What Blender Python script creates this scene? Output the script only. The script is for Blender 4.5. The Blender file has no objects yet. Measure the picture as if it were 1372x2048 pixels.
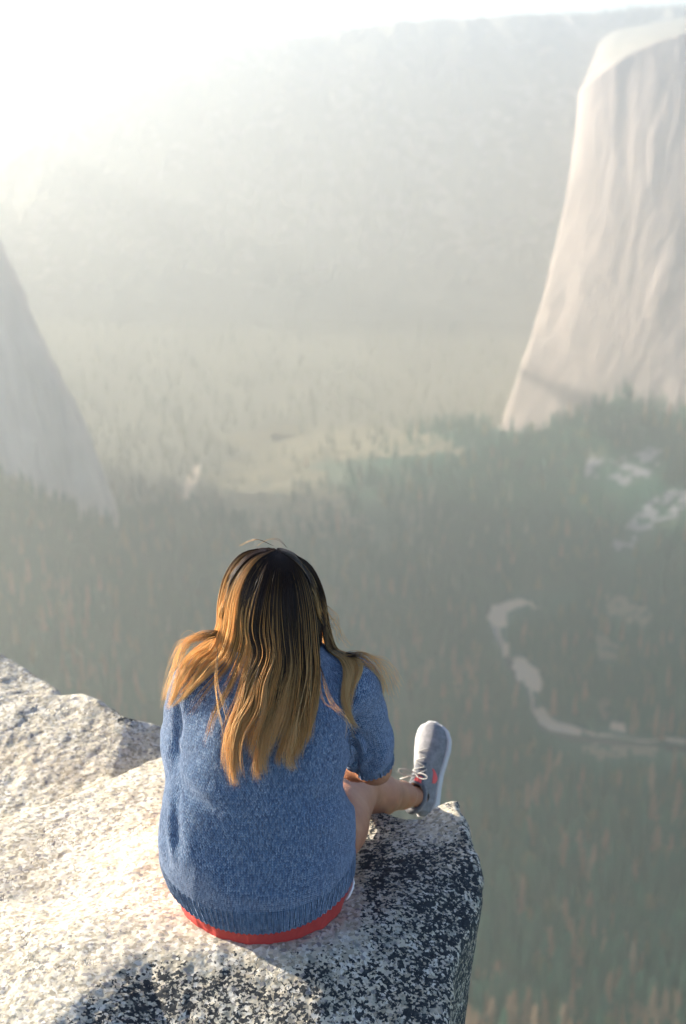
import bpy, math, random
import numpy as np
from mathutils import Vector, Matrix

random.seed(7)
rng = np.random.default_rng(11)
R = math.radians
sc = bpy.context.scene
C = sc.collection

# ------------------------------------------------------------------ camera
FPX, PITCH, CH = 2844.4, R(18.7), 1.95          # 50 mm lens, photo pixels; camera height above the seat
cam_d = bpy.data.cameras.new('camera')
cam = bpy.data.objects.new('camera', cam_d)
C.objects.link(cam)
cam.location = (0, 0, CH)
cam.rotation_euler = (R(90) - PITCH, 0, 0)
cam_d.sensor_fit = 'VERTICAL'
cam_d.sensor_height = 36
cam_d.sensor_width = 24
cam_d.lens = 50
cam_d.clip_start = 0.05
cam_d.clip_end = 60000
cam_d.dof.use_dof = True
cam_d.dof.focus_distance = 3.15
cam_d.dof.aperture_fstop = 3.5
sc.camera = cam

# ------------------------------------------------------------------ light
SUN_EL, SUN_AZ = R(18), R(-64)                   # azimuth from +Y towards +X (negative = left)
SUN_STRENGTH, SKY_STRENGTH, EXPOSURE = 5.0, 0.115, 1.57
sd = Vector((math.sin(SUN_AZ) * math.cos(SUN_EL), math.cos(SUN_AZ) * math.cos(SUN_EL), math.sin(SUN_EL)))
sun_d = bpy.data.lights.new('sun', 'SUN')
sun_d.energy = SUN_STRENGTH
sun_d.angle = R(0.6)
sun_d.color = (1.0, 0.92, 0.80)
sun = bpy.data.objects.new('sun', sun_d)
C.objects.link(sun)
sun.rotation_euler = (-sd).to_track_quat('-Z', 'Y').to_euler()
sun.location = (-3, 4, 5)

w = bpy.data.worlds.new('World')
sc.world = w
w.use_nodes = True
nt = w.node_tree
sky = nt.nodes.new('ShaderNodeTexSky')
sky.sky_type = 'NISHITA'
sky.sun_disc = False
sky.sun_elevation = SUN_EL
sky.sun_rotation = SUN_AZ
sky.altitude = 2000
sky.dust_density = 3.0
sky.air_density = 0.6
sky.ozone_density = 0.3
bg = nt.nodes['Background']
bg.inputs['Strength'].default_value = SKY_STRENGTH
nt.links.new(sky.outputs[0], bg.inputs['Color'])

sc.view_settings.view_transform = 'Standard'
sc.view_settings.look = 'None'
sc.view_settings.exposure = EXPOSURE
sc.view_settings.gamma = 1
sc.render.engine = 'CYCLES'
cy = sc.cycles
cy.use_denoising = True
cy.max_bounces = 10
cy.diffuse_bounces = 3
cy.transmission_bounces = 4
cy.transparent_max_bounces = 8
cy.volume_bounces = 2
cy.caustics_reflective = False
cy.caustics_refractive = False
cy.sample_clamp_indirect = 6

# ------------------------------------------------------------------ pixel <-> world
cp, sp = math.cos(PITCH), math.sin(PITCH)
def ray(px, py):
    u, v = (px - 686) / FPX, (py - 1024) / FPX
    return np.array([u, cp - v * sp, -(sp + v * cp)])
def at_y(px, py, Y):
    d = ray(px, py)
    return np.array([0, 0, CH]) + d * (Y / d[1])
def at_z(px, py, z):
    d = ray(px, py)
    return np.array([0, 0, CH]) + d * ((z - CH) / d[2])

# ------------------------------------------------------------------ noise
_p = np.random.default_rng(3).permutation(256)
_perm = np.concatenate([_p, _p, _p])
_g = np.random.default_rng(4).normal(size=(256, 3)); _g /= np.linalg.norm(_g, axis=1)[:, None]
def pnoise(P):
    P = np.asarray(P, float); i = np.floor(P).astype(int); f = P - i; i &= 255
    u = f * f * f * (f * (f * 6 - 15) + 10)
    out = 0
    for dx in (0, 1):
        wx = u[:, 0] if dx else 1 - u[:, 0]
        for dy in (0, 1):
            wy = u[:, 1] if dy else 1 - u[:, 1]
            for dz in (0, 1):
                wz = u[:, 2] if dz else 1 - u[:, 2]
                h = _perm[_perm[_perm[(i[:, 0] + dx) & 255] + ((i[:, 1] + dy) & 255)] + ((i[:, 2] + dz) & 255)]
                g = _g[h]
                out = out + wx * wy * wz * ((f[:, 0] - dx) * g[:, 0] + (f[:, 1] - dy) * g[:, 1] + (f[:, 2] - dz) * g[:, 2])
    return out * 1.5
def fbm(P, octaves=4, gain=0.5):
    a, s, o = 1.0, 1.0, 0
    for k in range(octaves):
        o = o + a * pnoise(P * s + 17.3 * k); a *= gain; s *= 2.03
    return o

# ------------------------------------------------------------------ object helpers
def mesh_np(name, V, F, mat=None, smooth=True, attrs=None):
    """V (n,3); F (m,k) of one polygon size, or a list of such arrays."""
    me = bpy.data.meshes.new(name)
    V = np.asarray(V, np.float32)
    Fs = F if isinstance(F, list) and isinstance(F[0], np.ndarray) else [np.array(F)]
    Fs = [np.asarray(f, np.int32) for f in Fs if len(f)]
    idx = np.concatenate([f.ravel() for f in Fs])
    tot = np.concatenate([np.full(len(f), f.shape[1], np.int32) for f in Fs])
    start = np.concatenate([[0], np.cumsum(tot)[:-1]]).astype(np.int32)
    me.vertices.add(len(V)); me.vertices.foreach_set('co', V.ravel())
    me.loops.add(len(idx)); me.loops.foreach_set('vertex_index', idx)
    me.polygons.add(len(tot)); me.polygons.foreach_set('loop_start', start)
    me.polygons.foreach_set('loop_total', tot)
    me.polygons.foreach_set('use_smooth', np.full(len(tot), smooth))
    for k, (typ, arr) in (attrs or {}).items():
        at = me.attributes.new(k, typ, 'POINT')
        key = 'color' if 'COLOR' in typ else ('vector' if 'VECTOR' in typ else 'value')
        at.data.foreach_set(key, np.asarray(arr, np.float32).ravel())
    me.update(calc_edges=True); me.validate()
    if mat: me.materials.append(mat)
    return me
def link(name, me, parent=None, origin=None, label=None, cat=None, group=None, kind=None):
    o = bpy.data.objects.new(name, me); C.objects.link(o)
    if parent: o.parent = parent
    if origin is not None: o.location = origin
    if label: o['label'] = label
    if cat: o['category'] = cat
    if group: o['group'] = group
    if kind: o['kind'] = kind
    return o
def part(name, V, F, mat, parent, smooth=True, attrs=None, base=None, label=None):
    """V in world coordinates; stored relative to the thing's empty (base)."""
    V = np.asarray(V, float) - np.array(base if base is not None else (0, 0, 0))
    return link(name, mesh_np(name, V, F, mat, smooth, attrs), parent, label=label)
def grid_faces(n, m, closed=False):
    i, j = np.meshgrid(np.arange(n if closed else n - 1), np.arange(m - 1), indexing='ij')
    i2 = (i + 1) % n
    return np.stack([i * m + j, i2 * m + j, i2 * m + j + 1, i * m + j + 1], -1).reshape(-1, 4)

# ------------------------------------------------------------------ material helpers
def newmat(name, rough=0.8, spec=0.3):
    m = bpy.data.materials.new(name); m.use_nodes = True
    n = m.node_tree; b = n.nodes['Principled BSDF']
    b.inputs['Roughness'].default_value = rough
    b.inputs['Specular IOR Level'].default_value = spec
    return m, n, b
def N(n, t, **kw):
    x = n.nodes.new(t)
    for k, v in kw.items():
        if k in x.inputs: x.inputs[k].default_value = v
        else: setattr(x, k, v)
    return x
def ramp(n, src, stops, interp='LINEAR'):
    r = n.nodes.new('ShaderNodeValToRGB'); r.color_ramp.interpolation = interp
    e = r.color_ramp.elements
    while len(e) > 1: e.remove(e[-1])
    for k, (p, c) in enumerate(stops):
        el = e[0] if k == 0 else e.new(p)
        el.position = p; el.color = (c[0], c[1], c[2], 1) if not isinstance(c, (int, float)) else (c, c, c, 1)
    n.links.new(src, r.inputs[0]); return r.outputs[0]
def mix(n, fac, a, b, mode='MIX'):
    x = n.nodes.new('ShaderNodeMix'); x.data_type = 'RGBA'; x.blend_type = mode
    for k, v in ((0, fac), (6, a), (7, b)):
        if hasattr(v, 'is_linked') or hasattr(v, 'links'): n.links.new(v, x.inputs[k])
        else: x.inputs[k].default_value = v if k == 0 or len(v) == 4 else (*v, 1)
    return x.outputs[2]
def mth(n, op, a, b=None, c=None):
    x = n.nodes.new('ShaderNodeMath'); x.operation = op
    for k, v in enumerate((a, b, c)):
        if v is None: continue
        if hasattr(v, 'links'): n.links.new(v, x.inputs[k])
        else: x.inputs[k].default_value = v
    return x.outputs[0]
def bump(n, b, h, dist, strength=1.0, prev=None):
    x = n.nodes.new('ShaderNodeBump'); x.inputs['Distance'].default_value = dist
    x.inputs['Strength'].default_value = strength
    n.links.new(h, x.inputs['Height'])
    if prev is not None: n.links.new(prev, x.inputs['Normal'])
    n.links.new(x.outputs[0], b.inputs['Normal']); return x.outputs[0]
def objco(n): return n.nodes.new('ShaderNodeTexCoord').outputs['Object']
def attr(n, name, out='Fac'):
    a = n.nodes.new('ShaderNodeAttribute'); a.attribute_name = name; return a.outputs[out]
def noise(n, co, scale, detail=5, rough=0.55, out='Fac', dist=0.0):
    x = N(n, 'ShaderNodeTexNoise', Scale=scale, Detail=detail, Roughness=rough, Distortion=dist)
    n.links.new(co, x.inputs['Vector']); return x.outputs[out]
def plain(name, col, rough=0.7, spec=0.3):
    m, n, b = newmat(name, rough, spec); b.inputs['Base Color'].default_value = (*col, 1); return m

# ================================================================== VALLEY
FLOOR = -1050.0
def lerp_line(pts, n):
    pts = np.array(pts, float)
    d = np.concatenate([[0], np.cumsum(np.linalg.norm(np.diff(pts[:, :3], axis=0), axis=1))])
    s = np.linspace(0, d[-1], n)
    return np.stack([np.interp(s, d, pts[:, k]) for k in range(3)], 1)

EC_BASE = [at_y(*p) for p in [(1040, 850, 4300), (962, 874, 3330), (1020, 884, 3270), (1085, 882, 3215), (1150, 850, 3180),
                              (1240, 808, 3150), (1310, 835, 3090), (1372, 850, 3040), (1500, 880, 2950), (1800, 900, 2800)]]
EC_TOP = [at_y(*p) for p in [(1190, 190, 4300), (1156, 184, 3540), (1180, 165, 3510), (1210, 140, 3485), (1260, 108, 3460),
                             (1310, 84, 3430), (1372, 66, 3400), (1500, 50, 3350), (1800, 30, 3250)]]
EC_BACK = [at_y(*p) for p in [(1200, 110, 5400), (1200, 80, 5400), (1220, 66, 5400), (1240, 58, 5400), (1280, 50, 5400),
                              (1330, 40, 5400), (1372, 32, 5400), (1500, 26, 5400), (1800, 12, 5400)]]
LC_BASE = [at_y(*p) for p in [(190, 960, 3500), (272, 1050, 2650), (246, 1062, 2600), (150, 1026, 2550), (60, 974, 2450),
                              (0, 942, 2400), (-200, 880, 2250), (-600, 850, 1900)]]
LC_TOP = [at_y(*p) for p in [(-120, 330, 3500), (-60, 350, 2660), (-75, 352, 2600), (-120, 340, 2550), (-200, 320, 2500),
                             (-300, 300, 2400), (-500, 280, 2300), (-900, 250, 1900)]]

def seg_dist(XY, line):
    """distance to a polyline in plan and the line's height there"""
    best = np.full(len(XY), 1e9); hz = np.zeros(len(XY))
    for a, b in zip(line[:-1], line[1:]):
        ab = (b - a)[:2]; t = np.clip(((XY - a[:2]) @ ab) / max(ab @ ab, 1e-9), 0, 1)
        d = np.linalg.norm(XY - (a[:2] + t[:, None] * ab), axis=1)
        m = d < best; best[m] = d[m]; hz[m] = (a[2] + t * (b[2] - a[2]))[m]
    return best, hz
def floor_z(XY):
    z = np.full(len(XY), FLOOR)
    for line, reach in ((EC_BASE[1:], 620.0), (LC_BASE[1:], 560.0)):
        d, h = seg_dist(XY, line)
        k = np.clip(1 - d / reach, 0, 1)
        z = np.maximum(z, FLOOR + (h + (25 if reach > 600 else -12) - FLOOR) * k ** 1.35)
    return z

# ---- materials of the valley
m_floor, n, b = newmat('forest_ground', 0.95, 0.1)
co = objco(n)
far_ = ramp(n, mth(n, 'ADD', mth(n, 'MULTIPLY', attr(n, 'faded'), 1.0), mth(n, 'MULTIPLY', mth(n, 'SUBTRACT', noise(n, co, 0.006, 6, 0.6), 0.5), 0.8)), [(0.25, 0.0), (0.75, 1.0)])
c1 = ramp(n, noise(n, co, 0.012, 6, 0.6), [(0.3, (0.024, 0.095, 0.06)), (0.55, (0.04, 0.12, 0.075)), (0.8, (0.13, 0.13, 0.07))])
n.links.new(mix(n, far_, c1, (0.235, 0.22, 0.16)), b.inputs['Base Color'])  # far ground painted paler, in place of brighter haze

def rock_far(name, base, dark, green, gmin=0.6):
    m, n, b = newmat(name, 0.95, 0.1)
    co = objco(n)
    mp = N(n, 'ShaderNodeMapping'); n.links.new(co, mp.inputs[0]); mp.inputs['Scale'].default_value = (1, 1, 0.16)
    streak = noise(n, mp.outputs[0], 0.016, 8, 0.62)
    blot = noise(n, co, 0.0035, 7, 0.6)
    c = ramp(n, streak, [(0.32, dark), (0.5, base), (0.72, tuple(min(1, x * 1.25) for x in base))])
    c = mix(n, ramp(n, blot, [(0.42, 0.0), (0.62, 0.55)]), c, tuple(x * 0.62 for x in base))
    geo = N(n, 'ShaderNodeNewGeometry')
    sep = N(n, 'ShaderNodeSeparateXYZ'); n.links.new(geo.outputs['Normal'], sep.inputs[0])
    g = mth(n, 'ADD', sep.outputs[2], mth(n, 'MULTIPLY', mth(n, 'SUBTRACT', noise(n, co, 0.012, 6, 0.7), 0.5), 1.4))
    c = mix(n, ramp(n, g, [(gmin - 0.06, 0.0), (gmin + 0.06, 1.0)]), c, green)
    n.links.new(c, b.inputs['Base Color'])
    bump(n, b, streak, 8.0, 0.5)
    return m
m_cliff = rock_far('pale_granite_cliff', (0.42, 0.345, 0.295), (0.37, 0.305, 0.26), (0.22, 0.21, 0.17), 0.78)
m_cliff2 = rock_far('grey_granite_cliff', (0.52, 0.44, 0.38), (0.38, 0.33, 0.29), (0.10, 0.13, 0.09), 0.72)
m_wood = rock_far('wooded_slope', (0.42, 0.37, 0.33), (0.36, 0.32, 0.28), (0.28, 0.26, 0.20), 0.30)  # pale and low in contrast: haze partly put into the colour

# ---- floor
nx, ny = 260, 260
gx = np.linspace(-7000, 7000, nx); gy = np.linspace(-300, 9200, ny)
X, Y = np.meshgrid(gx, gy, indexing='ij')
XY = np.stack([X.ravel(), Y.ravel()], 1)
V = np.column_stack([XY, floor_z(XY)])
def faded(XY):   # dry mask: ground colour paled up the valley to stand in for haze
    return np.clip((XY[:, 1] - 2450 - 1.2 * np.clip(XY[:, 0] - 250, 0, 700)) / 1150, 0, 1) * np.clip(1 - (V_z(XY) - FLOOR) / 120, 0, 1)
V_z = floor_z
link('valley_floor', mesh_np('valley_floor', V, grid_faces(nx, ny), m_floor, True, {'faded': ('FLOAT', faded(XY))}), kind='structure')

# ---- walls
def wall(name, base, top, back, mat, prof_w, n=260, m=150, mb=40, amp=22, seed=0, below=90, rise=None):
    B, T = lerp_line(base, n), lerp_line(top, n)
    # keep vertical correspondence: resample by shared index parameter instead of length
    def by_index(pts):
        pts = np.array(pts); k = np.linspace(0, len(pts) - 1, n)
        Q = np.stack([np.interp(k, np.arange(len(pts)), pts[:, j]) for j in range(3)], 1)
        w_ = np.hanning(2 * (n // (len(pts) * 2)) + 3); w_ /= w_.sum(); h_ = len(w_) // 2
        return np.stack([np.convolve(np.pad(Q[:, j], h_, mode='reflect', reflect_type='odd'), w_, 'valid') for j in range(3)], 1)
    nb = len(base)
    B, T = by_index(base), by_index(top)
    t = np.linspace(0, 1, m)
    th = prof_w(t)
    P = np.zeros((n, m, 3))
    P[:, :, :2] = B[:, None, :2] + (T - B)[:, None, :2] * th[None, :, None]
    P[:, :, 2] = (B[:, None, 2] - below) + (T[:, 2] - B[:, 2] + below)[:, None] * t[None, :]
    if back is not None:
        K = by_index(back); tb = np.linspace(0, 1, mb)[1:]
        Q = T[:, None, :] + (K - T)[:, None, :] * tb[None, :, None]
        if rise: Q[:, :, 2] += rise * np.sin(tb * math.pi)[None, :]
        P = np.concatenate([P, Q], 1)
    M = P.shape[1]
    F3 = P.reshape(-1, 3)
    q = F3.copy(); q[:, 2] *= 0.22
    fade = np.minimum(1, np.concatenate([t, np.ones(M - m)])[None, :] * 6) * np.ones((n, 1))
    # push along the plan normal of the wall
    tang = np.gradient(B[:, :2], axis=0); nn = np.stack([tang[:, 1], -tang[:, 0]], 1)
    nn /= np.linalg.norm(nn, axis=1)[:, None] + 1e-9
    d = amp * (fbm(q / 160 + seed, 5) + 0.6 * np.abs(fbm(q / 60 + seed + 9, 3)))
    steep = np.concatenate([np.ones(m), np.zeros(M - m) + 0.15])
    D = d.reshape(n, M) * fade * steep[None, :]
    P[:, :, :2] += nn[:, None, :] * D[:, :, None]
    zz = fbm(F3 / 120 + seed + 30, 4).reshape(n, M)
    P[:, :, 2] += zz * amp * 0.5 * (1 - steep)[None, :]
    me = mesh_np(name, P.reshape(-1, 3), grid_faces(n, M), mat)
    return link(name, me, kind='structure'), P

wall('granite_cliff', EC_BASE, EC_TOP + [EC_TOP[-1] + np.array([300, -400, 10.0])],
     EC_BACK + [EC_BACK[-1] + np.array([600, 0, 0.0])], m_cliff, lambda t: 1 - (1 - t) ** 1.7, n=420, m=260, amp=6, seed=1)
wall('granite_cliff', LC_BASE, LC_TOP, [p + np.array([-500, 900, 200.0]) for p in LC_TOP], m_cliff2,
     lambda t: t ** 1.12, n=300, m=220, amp=20, seed=5)

FW_TOP = [at_y(*p) for p in [(-700, 760, 5907), (-300, 560, 5907), (-100, 430, 5907), (0, 360, 5907), (60, 300, 5964), (130, 240, 6020),
                             (250, 170, 6134), (400, 97, 6248), (480, 84, 6248), (580, 82, 6248), (690, 66, 6248), (740, 54, 6248),
                             (850, 46, 6248), (1000, 34, 6248), (1200, 27, 6248), (1372, 12, 6248), (1700, 0, 6248)]]
FW_BASE = [at_z(p[0], p[1], FLOOR) for p in [(-700, 688), (-300, 688), (-100, 688), (0, 688), (60, 688), (130, 688), (250, 688), (400, 688),
                             (480, 688), (580, 688), (690, 688), (740, 688), (850, 688), (1000, 688), (1200, 688), (1372, 688), (1700, 688)]]
_, FWP = wall('wooded_far_wall', FW_BASE, FW_TOP, [p + np.array([0, 1000, -60.0]) for p in FW_TOP], m_wood,
     lambda t: 0.60 * (1 - (1 - t) ** 9) + 0.4 * t ** 2, n=420, m=160, amp=60, seed=9)
DR_TOP = [at_y(px, py, 8300) for px, py in [(-900, 96), (-300, 90), (0, 88), (100, 92), (200, 91), (350, 94), (450, 96), (600, 100), (1700, 100)]]
wall('distant_ridge', [np.array([p[0], 7600, -900.0]) for p in DR_TOP], DR_TOP, None, m_wood, lambda t: t, n=160, m=30, amp=25, seed=12)

# ---- sand bars, river, meadow: sheets on the flat floor
def pip(XY, poly):
    x, y = XY[:, 0], XY[:, 1]; ins = np.zeros(len(x), bool); j = len(poly) - 1
    for i in range(len(poly)):
        xi, yi = poly[i]; xj, yj = poly[j]
        c = ((yi > y) != (yj > y)) & (x < (xj - xi) * (y - yi) / (yj - yi + 1e-12) + xi)
        ins ^= c; j = i
    return ins
m_sand = plain('river_sand', (0.62, 0.50, 0.38), 0.95, 0.1)
m_talus = plain('talus', (0.33, 0.32, 0.31), 0.95, 0.1)
m_meadow, n, b = newmat('meadow_grass', 0.95, 0.1)
n.links.new(ramp(n, noise(n, objco(n), 0.02, 5, 0.6), [(0.35, (0.22, 0.20, 0.13)), (0.65, (0.31, 0.27, 0.18))]), b.inputs['Base Color'])
m_water, n, b = newmat('river_water', 0.15, 0.5)
b.inputs['Base Color'].default_value = (0.03, 0.045, 0.04, 1)

clearings = []
def sheet(name, pts, mat, lift=0.6, res=2, jag=5.0, clear=True, z=None, kind='structure'):
    P = np.array([at_z(px, py, FLOOR) for px, py in pts])[:, :2]
    if z is not None:   # on the talus: walk the ray to the sloping ground
        P = []
        for px, py in pts:
            d = ray(px, py); tt = np.linspace(1500, 4500, 1500)
            q = np.array([0, 0, CH]) + tt[:, None] * d
            k = np.argmax(q[:, 2] < floor_z(q[:, :2])); P.append(q[k, :2])
        P = np.array(P)
    out = []
    for a, c in zip(P, np.roll(P, -1, 0)):
        L = np.linalg.norm(c - a); k = max(1, int(L / 7))
        out += [a + (c - a) * i / k for i in range(k)]
    out = np.array(out)
    q = np.column_stack([out / 22, np.zeros(len(out))])
    sz = (out.max(0) - out.min(0)).max(); big_ = sz > 300
    if big_: q = q * 0.4
    out = out + jag * (2.6 if big_ else 1) * np.stack([fbm(q, 3), fbm(q + 50, 3)], 1)
    if clear: clearings.append(out)
    import bmesh
    bm = bmesh.new()
    lo, hi = out.min(0), out.max(0)
    if z is None:
        f = bm.faces.new([bm.verts.new((p[0], p[1], FLOOR + lift)) for p in out])
        f.normal_update()
        if f.normal.z < 0: f.normal_flip()
        bmesh.ops.triangulate(bm, faces=bm.faces[:])
    else:
        s = 9.0
        xs = np.arange(lo[0], hi[0] + s, s); ys = np.arange(lo[1], hi[1] + s, s)
        gx_, gy_ = np.meshgrid(xs, ys, indexing='ij'); g2 = np.stack([gx_.ravel(), gy_.ravel()], 1)
        zz = floor_z(g2) + 2.2
        cc = g2 + s / 2; keep = pip(cc, out) & (fbm(np.column_stack([cc / 28, np.zeros(len(cc))]), 3) > (-0.10 if 'talus' in name else -0.35))
        vs = [bm.verts.new((a[0], a[1], c)) for a, c in zip(g2, zz)]
        m_ = len(ys)
        for i in range(len(xs) - 1):
            for j in range(m_ - 1):
                if keep[i * m_ + j]:
                    bm.faces.new([vs[i * m_ + j], vs[(i + 1) * m_ + j], vs[(i + 1) * m_ + j + 1], vs[i * m_ + j + 1]])
        bmesh.ops.delete(bm, geom=[v for v in bm.verts if not v.link_faces], context='VERTS')
    me = bpy.data.meshes.new(name); bm.to_mesh(me); bm.free(); me.materials.append(mat)
    return link(name, me, kind=kind)
def ribbon(pts, w0):
    pts = np.array(pts, float); t = np.gradient(pts, axis=0); t /= np.linalg.norm(t, axis=1)[:, None]
    nn = np.stack([-t[:, 1], t[:, 0]], 1) * w0
    return [tuple(p) for p in np.concatenate([pts + nn, (pts - nn)[::-1]])]

sheet('river', ribbon([(1150, 1190), (1060, 1196), (975, 1222), (990, 1260), (1014, 1312), (1040, 1360), (1062, 1400), (1085, 1456), (1150, 1478), (1250, 1488), (1372, 1500), (1500, 1512)], 7), m_water, 0.4, jag=2)
LOOP = [(1150, 1186), (1100, 1199), (1040, 1208), (990, 1226), (988, 1250), (1012, 1300), (1042, 1345), (1064, 1380), (1070, 1412), (1094, 1444), (1150, 1464), (1230, 1474), (1372, 1487), (1450, 1494)]
sheet('sandbar', ribbon(LOOP, np.array([1.5, 3.5, 3, 5, 2, 1, 4, 4, 1.5, 3, 3, 1.2, 1.6, 1])[:, None]), m_sand, 0.8, jag=6)
sheet('sandbar', ribbon([(392, 930), (396, 948), (378, 975), (366, 1010), (382, 1040), (430, 1056)], 6), m_sand, 0.8, jag=4)
for pts in [
    [(972, 1232), (985, 1213), (1050, 1194), (1064, 1204), (1014, 1226), (1014, 1254), (985, 1254)],
    [(1060, 1200), (1086, 1198), (1084, 1216), (1066, 1218)],
    [(1092, 1196), (1120, 1192), (1122, 1208), (1100, 1214)],
    [(1122, 1188), (1148, 1182), (1146, 1194), (1126, 1198)],
    [(1026, 1312), (1046, 1318), (1076, 1342), (1089, 1368), (1075, 1386), (1053, 1372), (1034, 1346)],
    [(1066, 1424), (1084, 1414), (1104, 1438), (1160, 1458), (1160, 1472), (1108, 1464), (1082, 1450)],
    [(1222, 1444), (1252, 1446), (1250, 1466), (1222, 1460)],
    [(1325, 1474), (1372, 1478), (1368, 1489), (1338, 1487)],
    [(1004, 1288), (1018, 1284), (1022, 1310), (1006, 1316)],
    [(1068, 1106), (1086, 1110), (1084, 1122), (1070, 1118)],
    [(384, 938), (400, 944), (388, 975), (374, 1008), (384, 1034), (430, 1050), (424, 1062), (374, 1048), (356, 1022), (360, 990), (376, 952)],
    [(630, 940), (645, 945), (690, 988), (680, 996), (640, 968)],
    [(716, 1024), (740, 1022), (778, 1060), (768, 1070), (730, 1050)]]:
    sheet('sandbar', pts, m_sand, 1.0)
for pts in [
    [(430, 950), (470, 915), (540, 905), (620, 935), (680, 975), (712, 1025), (764, 1068), (700, 1058), (600, 1080), (500, 1068), (446, 1035)],
    [(420, 880), (560, 850), (760, 850), (900, 880), (960, 915), (820, 915), (640, 925), (480, 905)],
    [(1160, 1498), (1250, 1494), (1330, 1502), (1300, 1516), (1190, 1522)],
    [(1200, 1190), (1260, 1200), (1310, 1240), (1280, 1256), (1220, 1230)],
    [(1190, 1270), (1240, 1290), (1230, 1330), (1195, 1320)],
    [(1200, 1400), (1220, 1400), (1216, 1445), (1200, 1440)],
    [(540, 868), (600, 872), (590, 890), (545, 888)]]:
    sheet('meadow', pts, m_meadow, 0.7, jag=14, z=1)
for pts in [
    [(1236, 1096), (1262, 1040), (1300, 1004), (1345, 980), (1390, 985), (1390, 1024), (1330, 1032), (1296, 1062), (1262, 1090)],
    [(1215, 985), (1235, 930), (1275, 895), (1320, 905), (1300, 950), (1250, 965), (1235, 1000)],
    [(1155, 945), (1200, 905), (1215, 925), (1180, 965)]]:
    sheet('talus_slope', pts, m_talus, jag=22, z=1)

# ---- trees
def crown_mesh(tiers, spokes, rad, h, base, seed, droop=0.10, gap=0.0):
    r = np.random.default_rng(seed); V = []; F = []
    for k in range(tiers):
        f = k / tiers
        z1 = base + (h - base) * (f + 1.25 / tiers + 0.03); z0 = base + (h - base) * f
        rr = rad * (1 - f) ** 0.85 + 0.25
        i0 = len(V); V.append((r.normal(0, .15), r.normal(0, .15), min(z1, h)))
        ph = r.uniform(0, 6.28)
        for s in range(spokes):
            a = ph + 2 * math.pi * s / spokes
            q = rr * (r.uniform(0.75, 1.2) if s % 2 == 0 else r.uniform(0.30, 0.6))
            V.append((q * math.cos(a), q * math.sin(a), z0 - h * droop * 0.15 * r.uniform(0, 1.5)))
        for s in range(spokes):
            if r.random() < gap: continue
            F.append((i0, i0 + 1 + s, i0 + 1 + (s + 1) % spokes))
    return np.array(V), np.array(F)
def clump_crown(h, rad, base, n_, seed, size=1.0, conical=True):
    """many small leaf-clump triangles spread through a tapering volume"""
    r = np.random.default_rng(seed); V = []; F = []
    for k in range(n_):
        f = r.random() ** 1.25 if conical else r.random()
        z = base + (h - base) * f
        prof = (1 - f) ** 0.8 if conical else math.sin(math.pi * (0.12 + 0.85 * f)) ** 0.7
        rr = rad * prof * math.sqrt(r.uniform(0.05, 1)) * (0.75 + 0.5 * math.sin(9 * f + k % 5))
        a = r.uniform(0, 6.283); c = np.array([rr * math.cos(a), rr * math.sin(a), z - 0.18 * rr])
        out = np.array([math.cos(a), math.sin(a), -0.25]); side = np.array([-math.sin(a), math.cos(a), 0])
        s = size * r.uniform(0.7, 1.5)
        i = len(V)
        V += [c - side * s * .6, c + out * s * 1.3, c + side * s * .6, c + np.array([0, 0, s * .6]) - out * s * .3]
        F += [(i, i + 1, i + 3), (i + 1, i + 2, i + 3), (i, i + 2, i + 1)]
    return np.array(V), np.array(F)
def foliage(name, stops):
    m, n, b = newmat(name, 0.85, 0.15)
    oi = N(n, 'ShaderNodeObjectInfo')
    f = mth(n, 'FRACT', mth(n, 'ADD', oi.outputs['Random'], mth(n, 'MULTIPLY', noise(n, objco(n), 0.5, 2), 0.4)))
    n.links.new(ramp(n, f, stops), b.inputs['Base Color'])
    return m
m_green = foliage('pine_foliage', [(0, (0.020, 0.098, 0.060)), (0.5, (0.034, 0.13, 0.078)), (1, (0.06, 0.16, 0.09))])
m_tan = foliage('dead_pine_foliage', [(0, (0.26, 0.15, 0.08)), (0.5, (0.34, 0.21, 0.12)), (1, (0.40, 0.28, 0.17))])
m_oak = foliage('oak_foliage', [(0, (0.10, 0.12, 0.05)), (0.5, (0.15, 0.16, 0.06)), (1, (0.20, 0.19, 0.08))])
m_bark = plain('pine_bark', (0.12, 0.08, 0.055), 0.95, 0.1)

def tan_prob(x, y):
    v = fbm(np.column_stack([x / 90, y / 150, np.full(len(x), 3.3)]), 3)
    return np.clip(0.14 + 0.12 * np.clip((2000 - y) / 400, 0, 1) + 0.6 * v, 0.02, 0.7) * np.clip((2700 - y) / 900, 0.25, 1)

def scatter(y0, y1, spacing, margin=1.35, xlim=None):
    pts = []
    ys = np.arange(y0, y1, spacing)
    for y in ys:
        half = margin * 0.262 * y / 0.86 if xlim is None else xlim
        xs = np.arange(-half, half, spacing)
        pts.append(np.column_stack([xs, np.full(len(xs), y)]))
    P = np.concatenate(pts); P += rng.uniform(-.48, .48, P.shape) * spacing
    return P
P = np.concatenate([scatter(1240, 2300, 11.5), scatter(2300, 3200, 14), scatter(3200, 4700, 20), scatter(4700, 6100, 28)])
dirs = P / np.linalg.norm(P, axis=1)[:, None]
keep = np.ones(len(P), bool)
for poly in clearings:
    lo, hi = poly.min(0) - 80, poly.max(0) + 80
    m = (P[:, 0] > lo[0]) & (P[:, 0] < hi[0]) & (P[:, 1] > lo[1]) & (P[:, 1] < hi[1])
    big = (hi - lo).max() > 420 and not 0 < lo[0] + 80 < 290
    for s in ((0, 12, 24, 38, 52, 66) if not big else (0, 14)):
        Q = P[m] + dirs[m] * s
        ins = pip(Q, poly)
        if big: ins &= rng.random(len(ins)) < 0.45
        idx = np.where(m)[0]; keep[idx[ins]] = False
P = P[keep]
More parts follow.
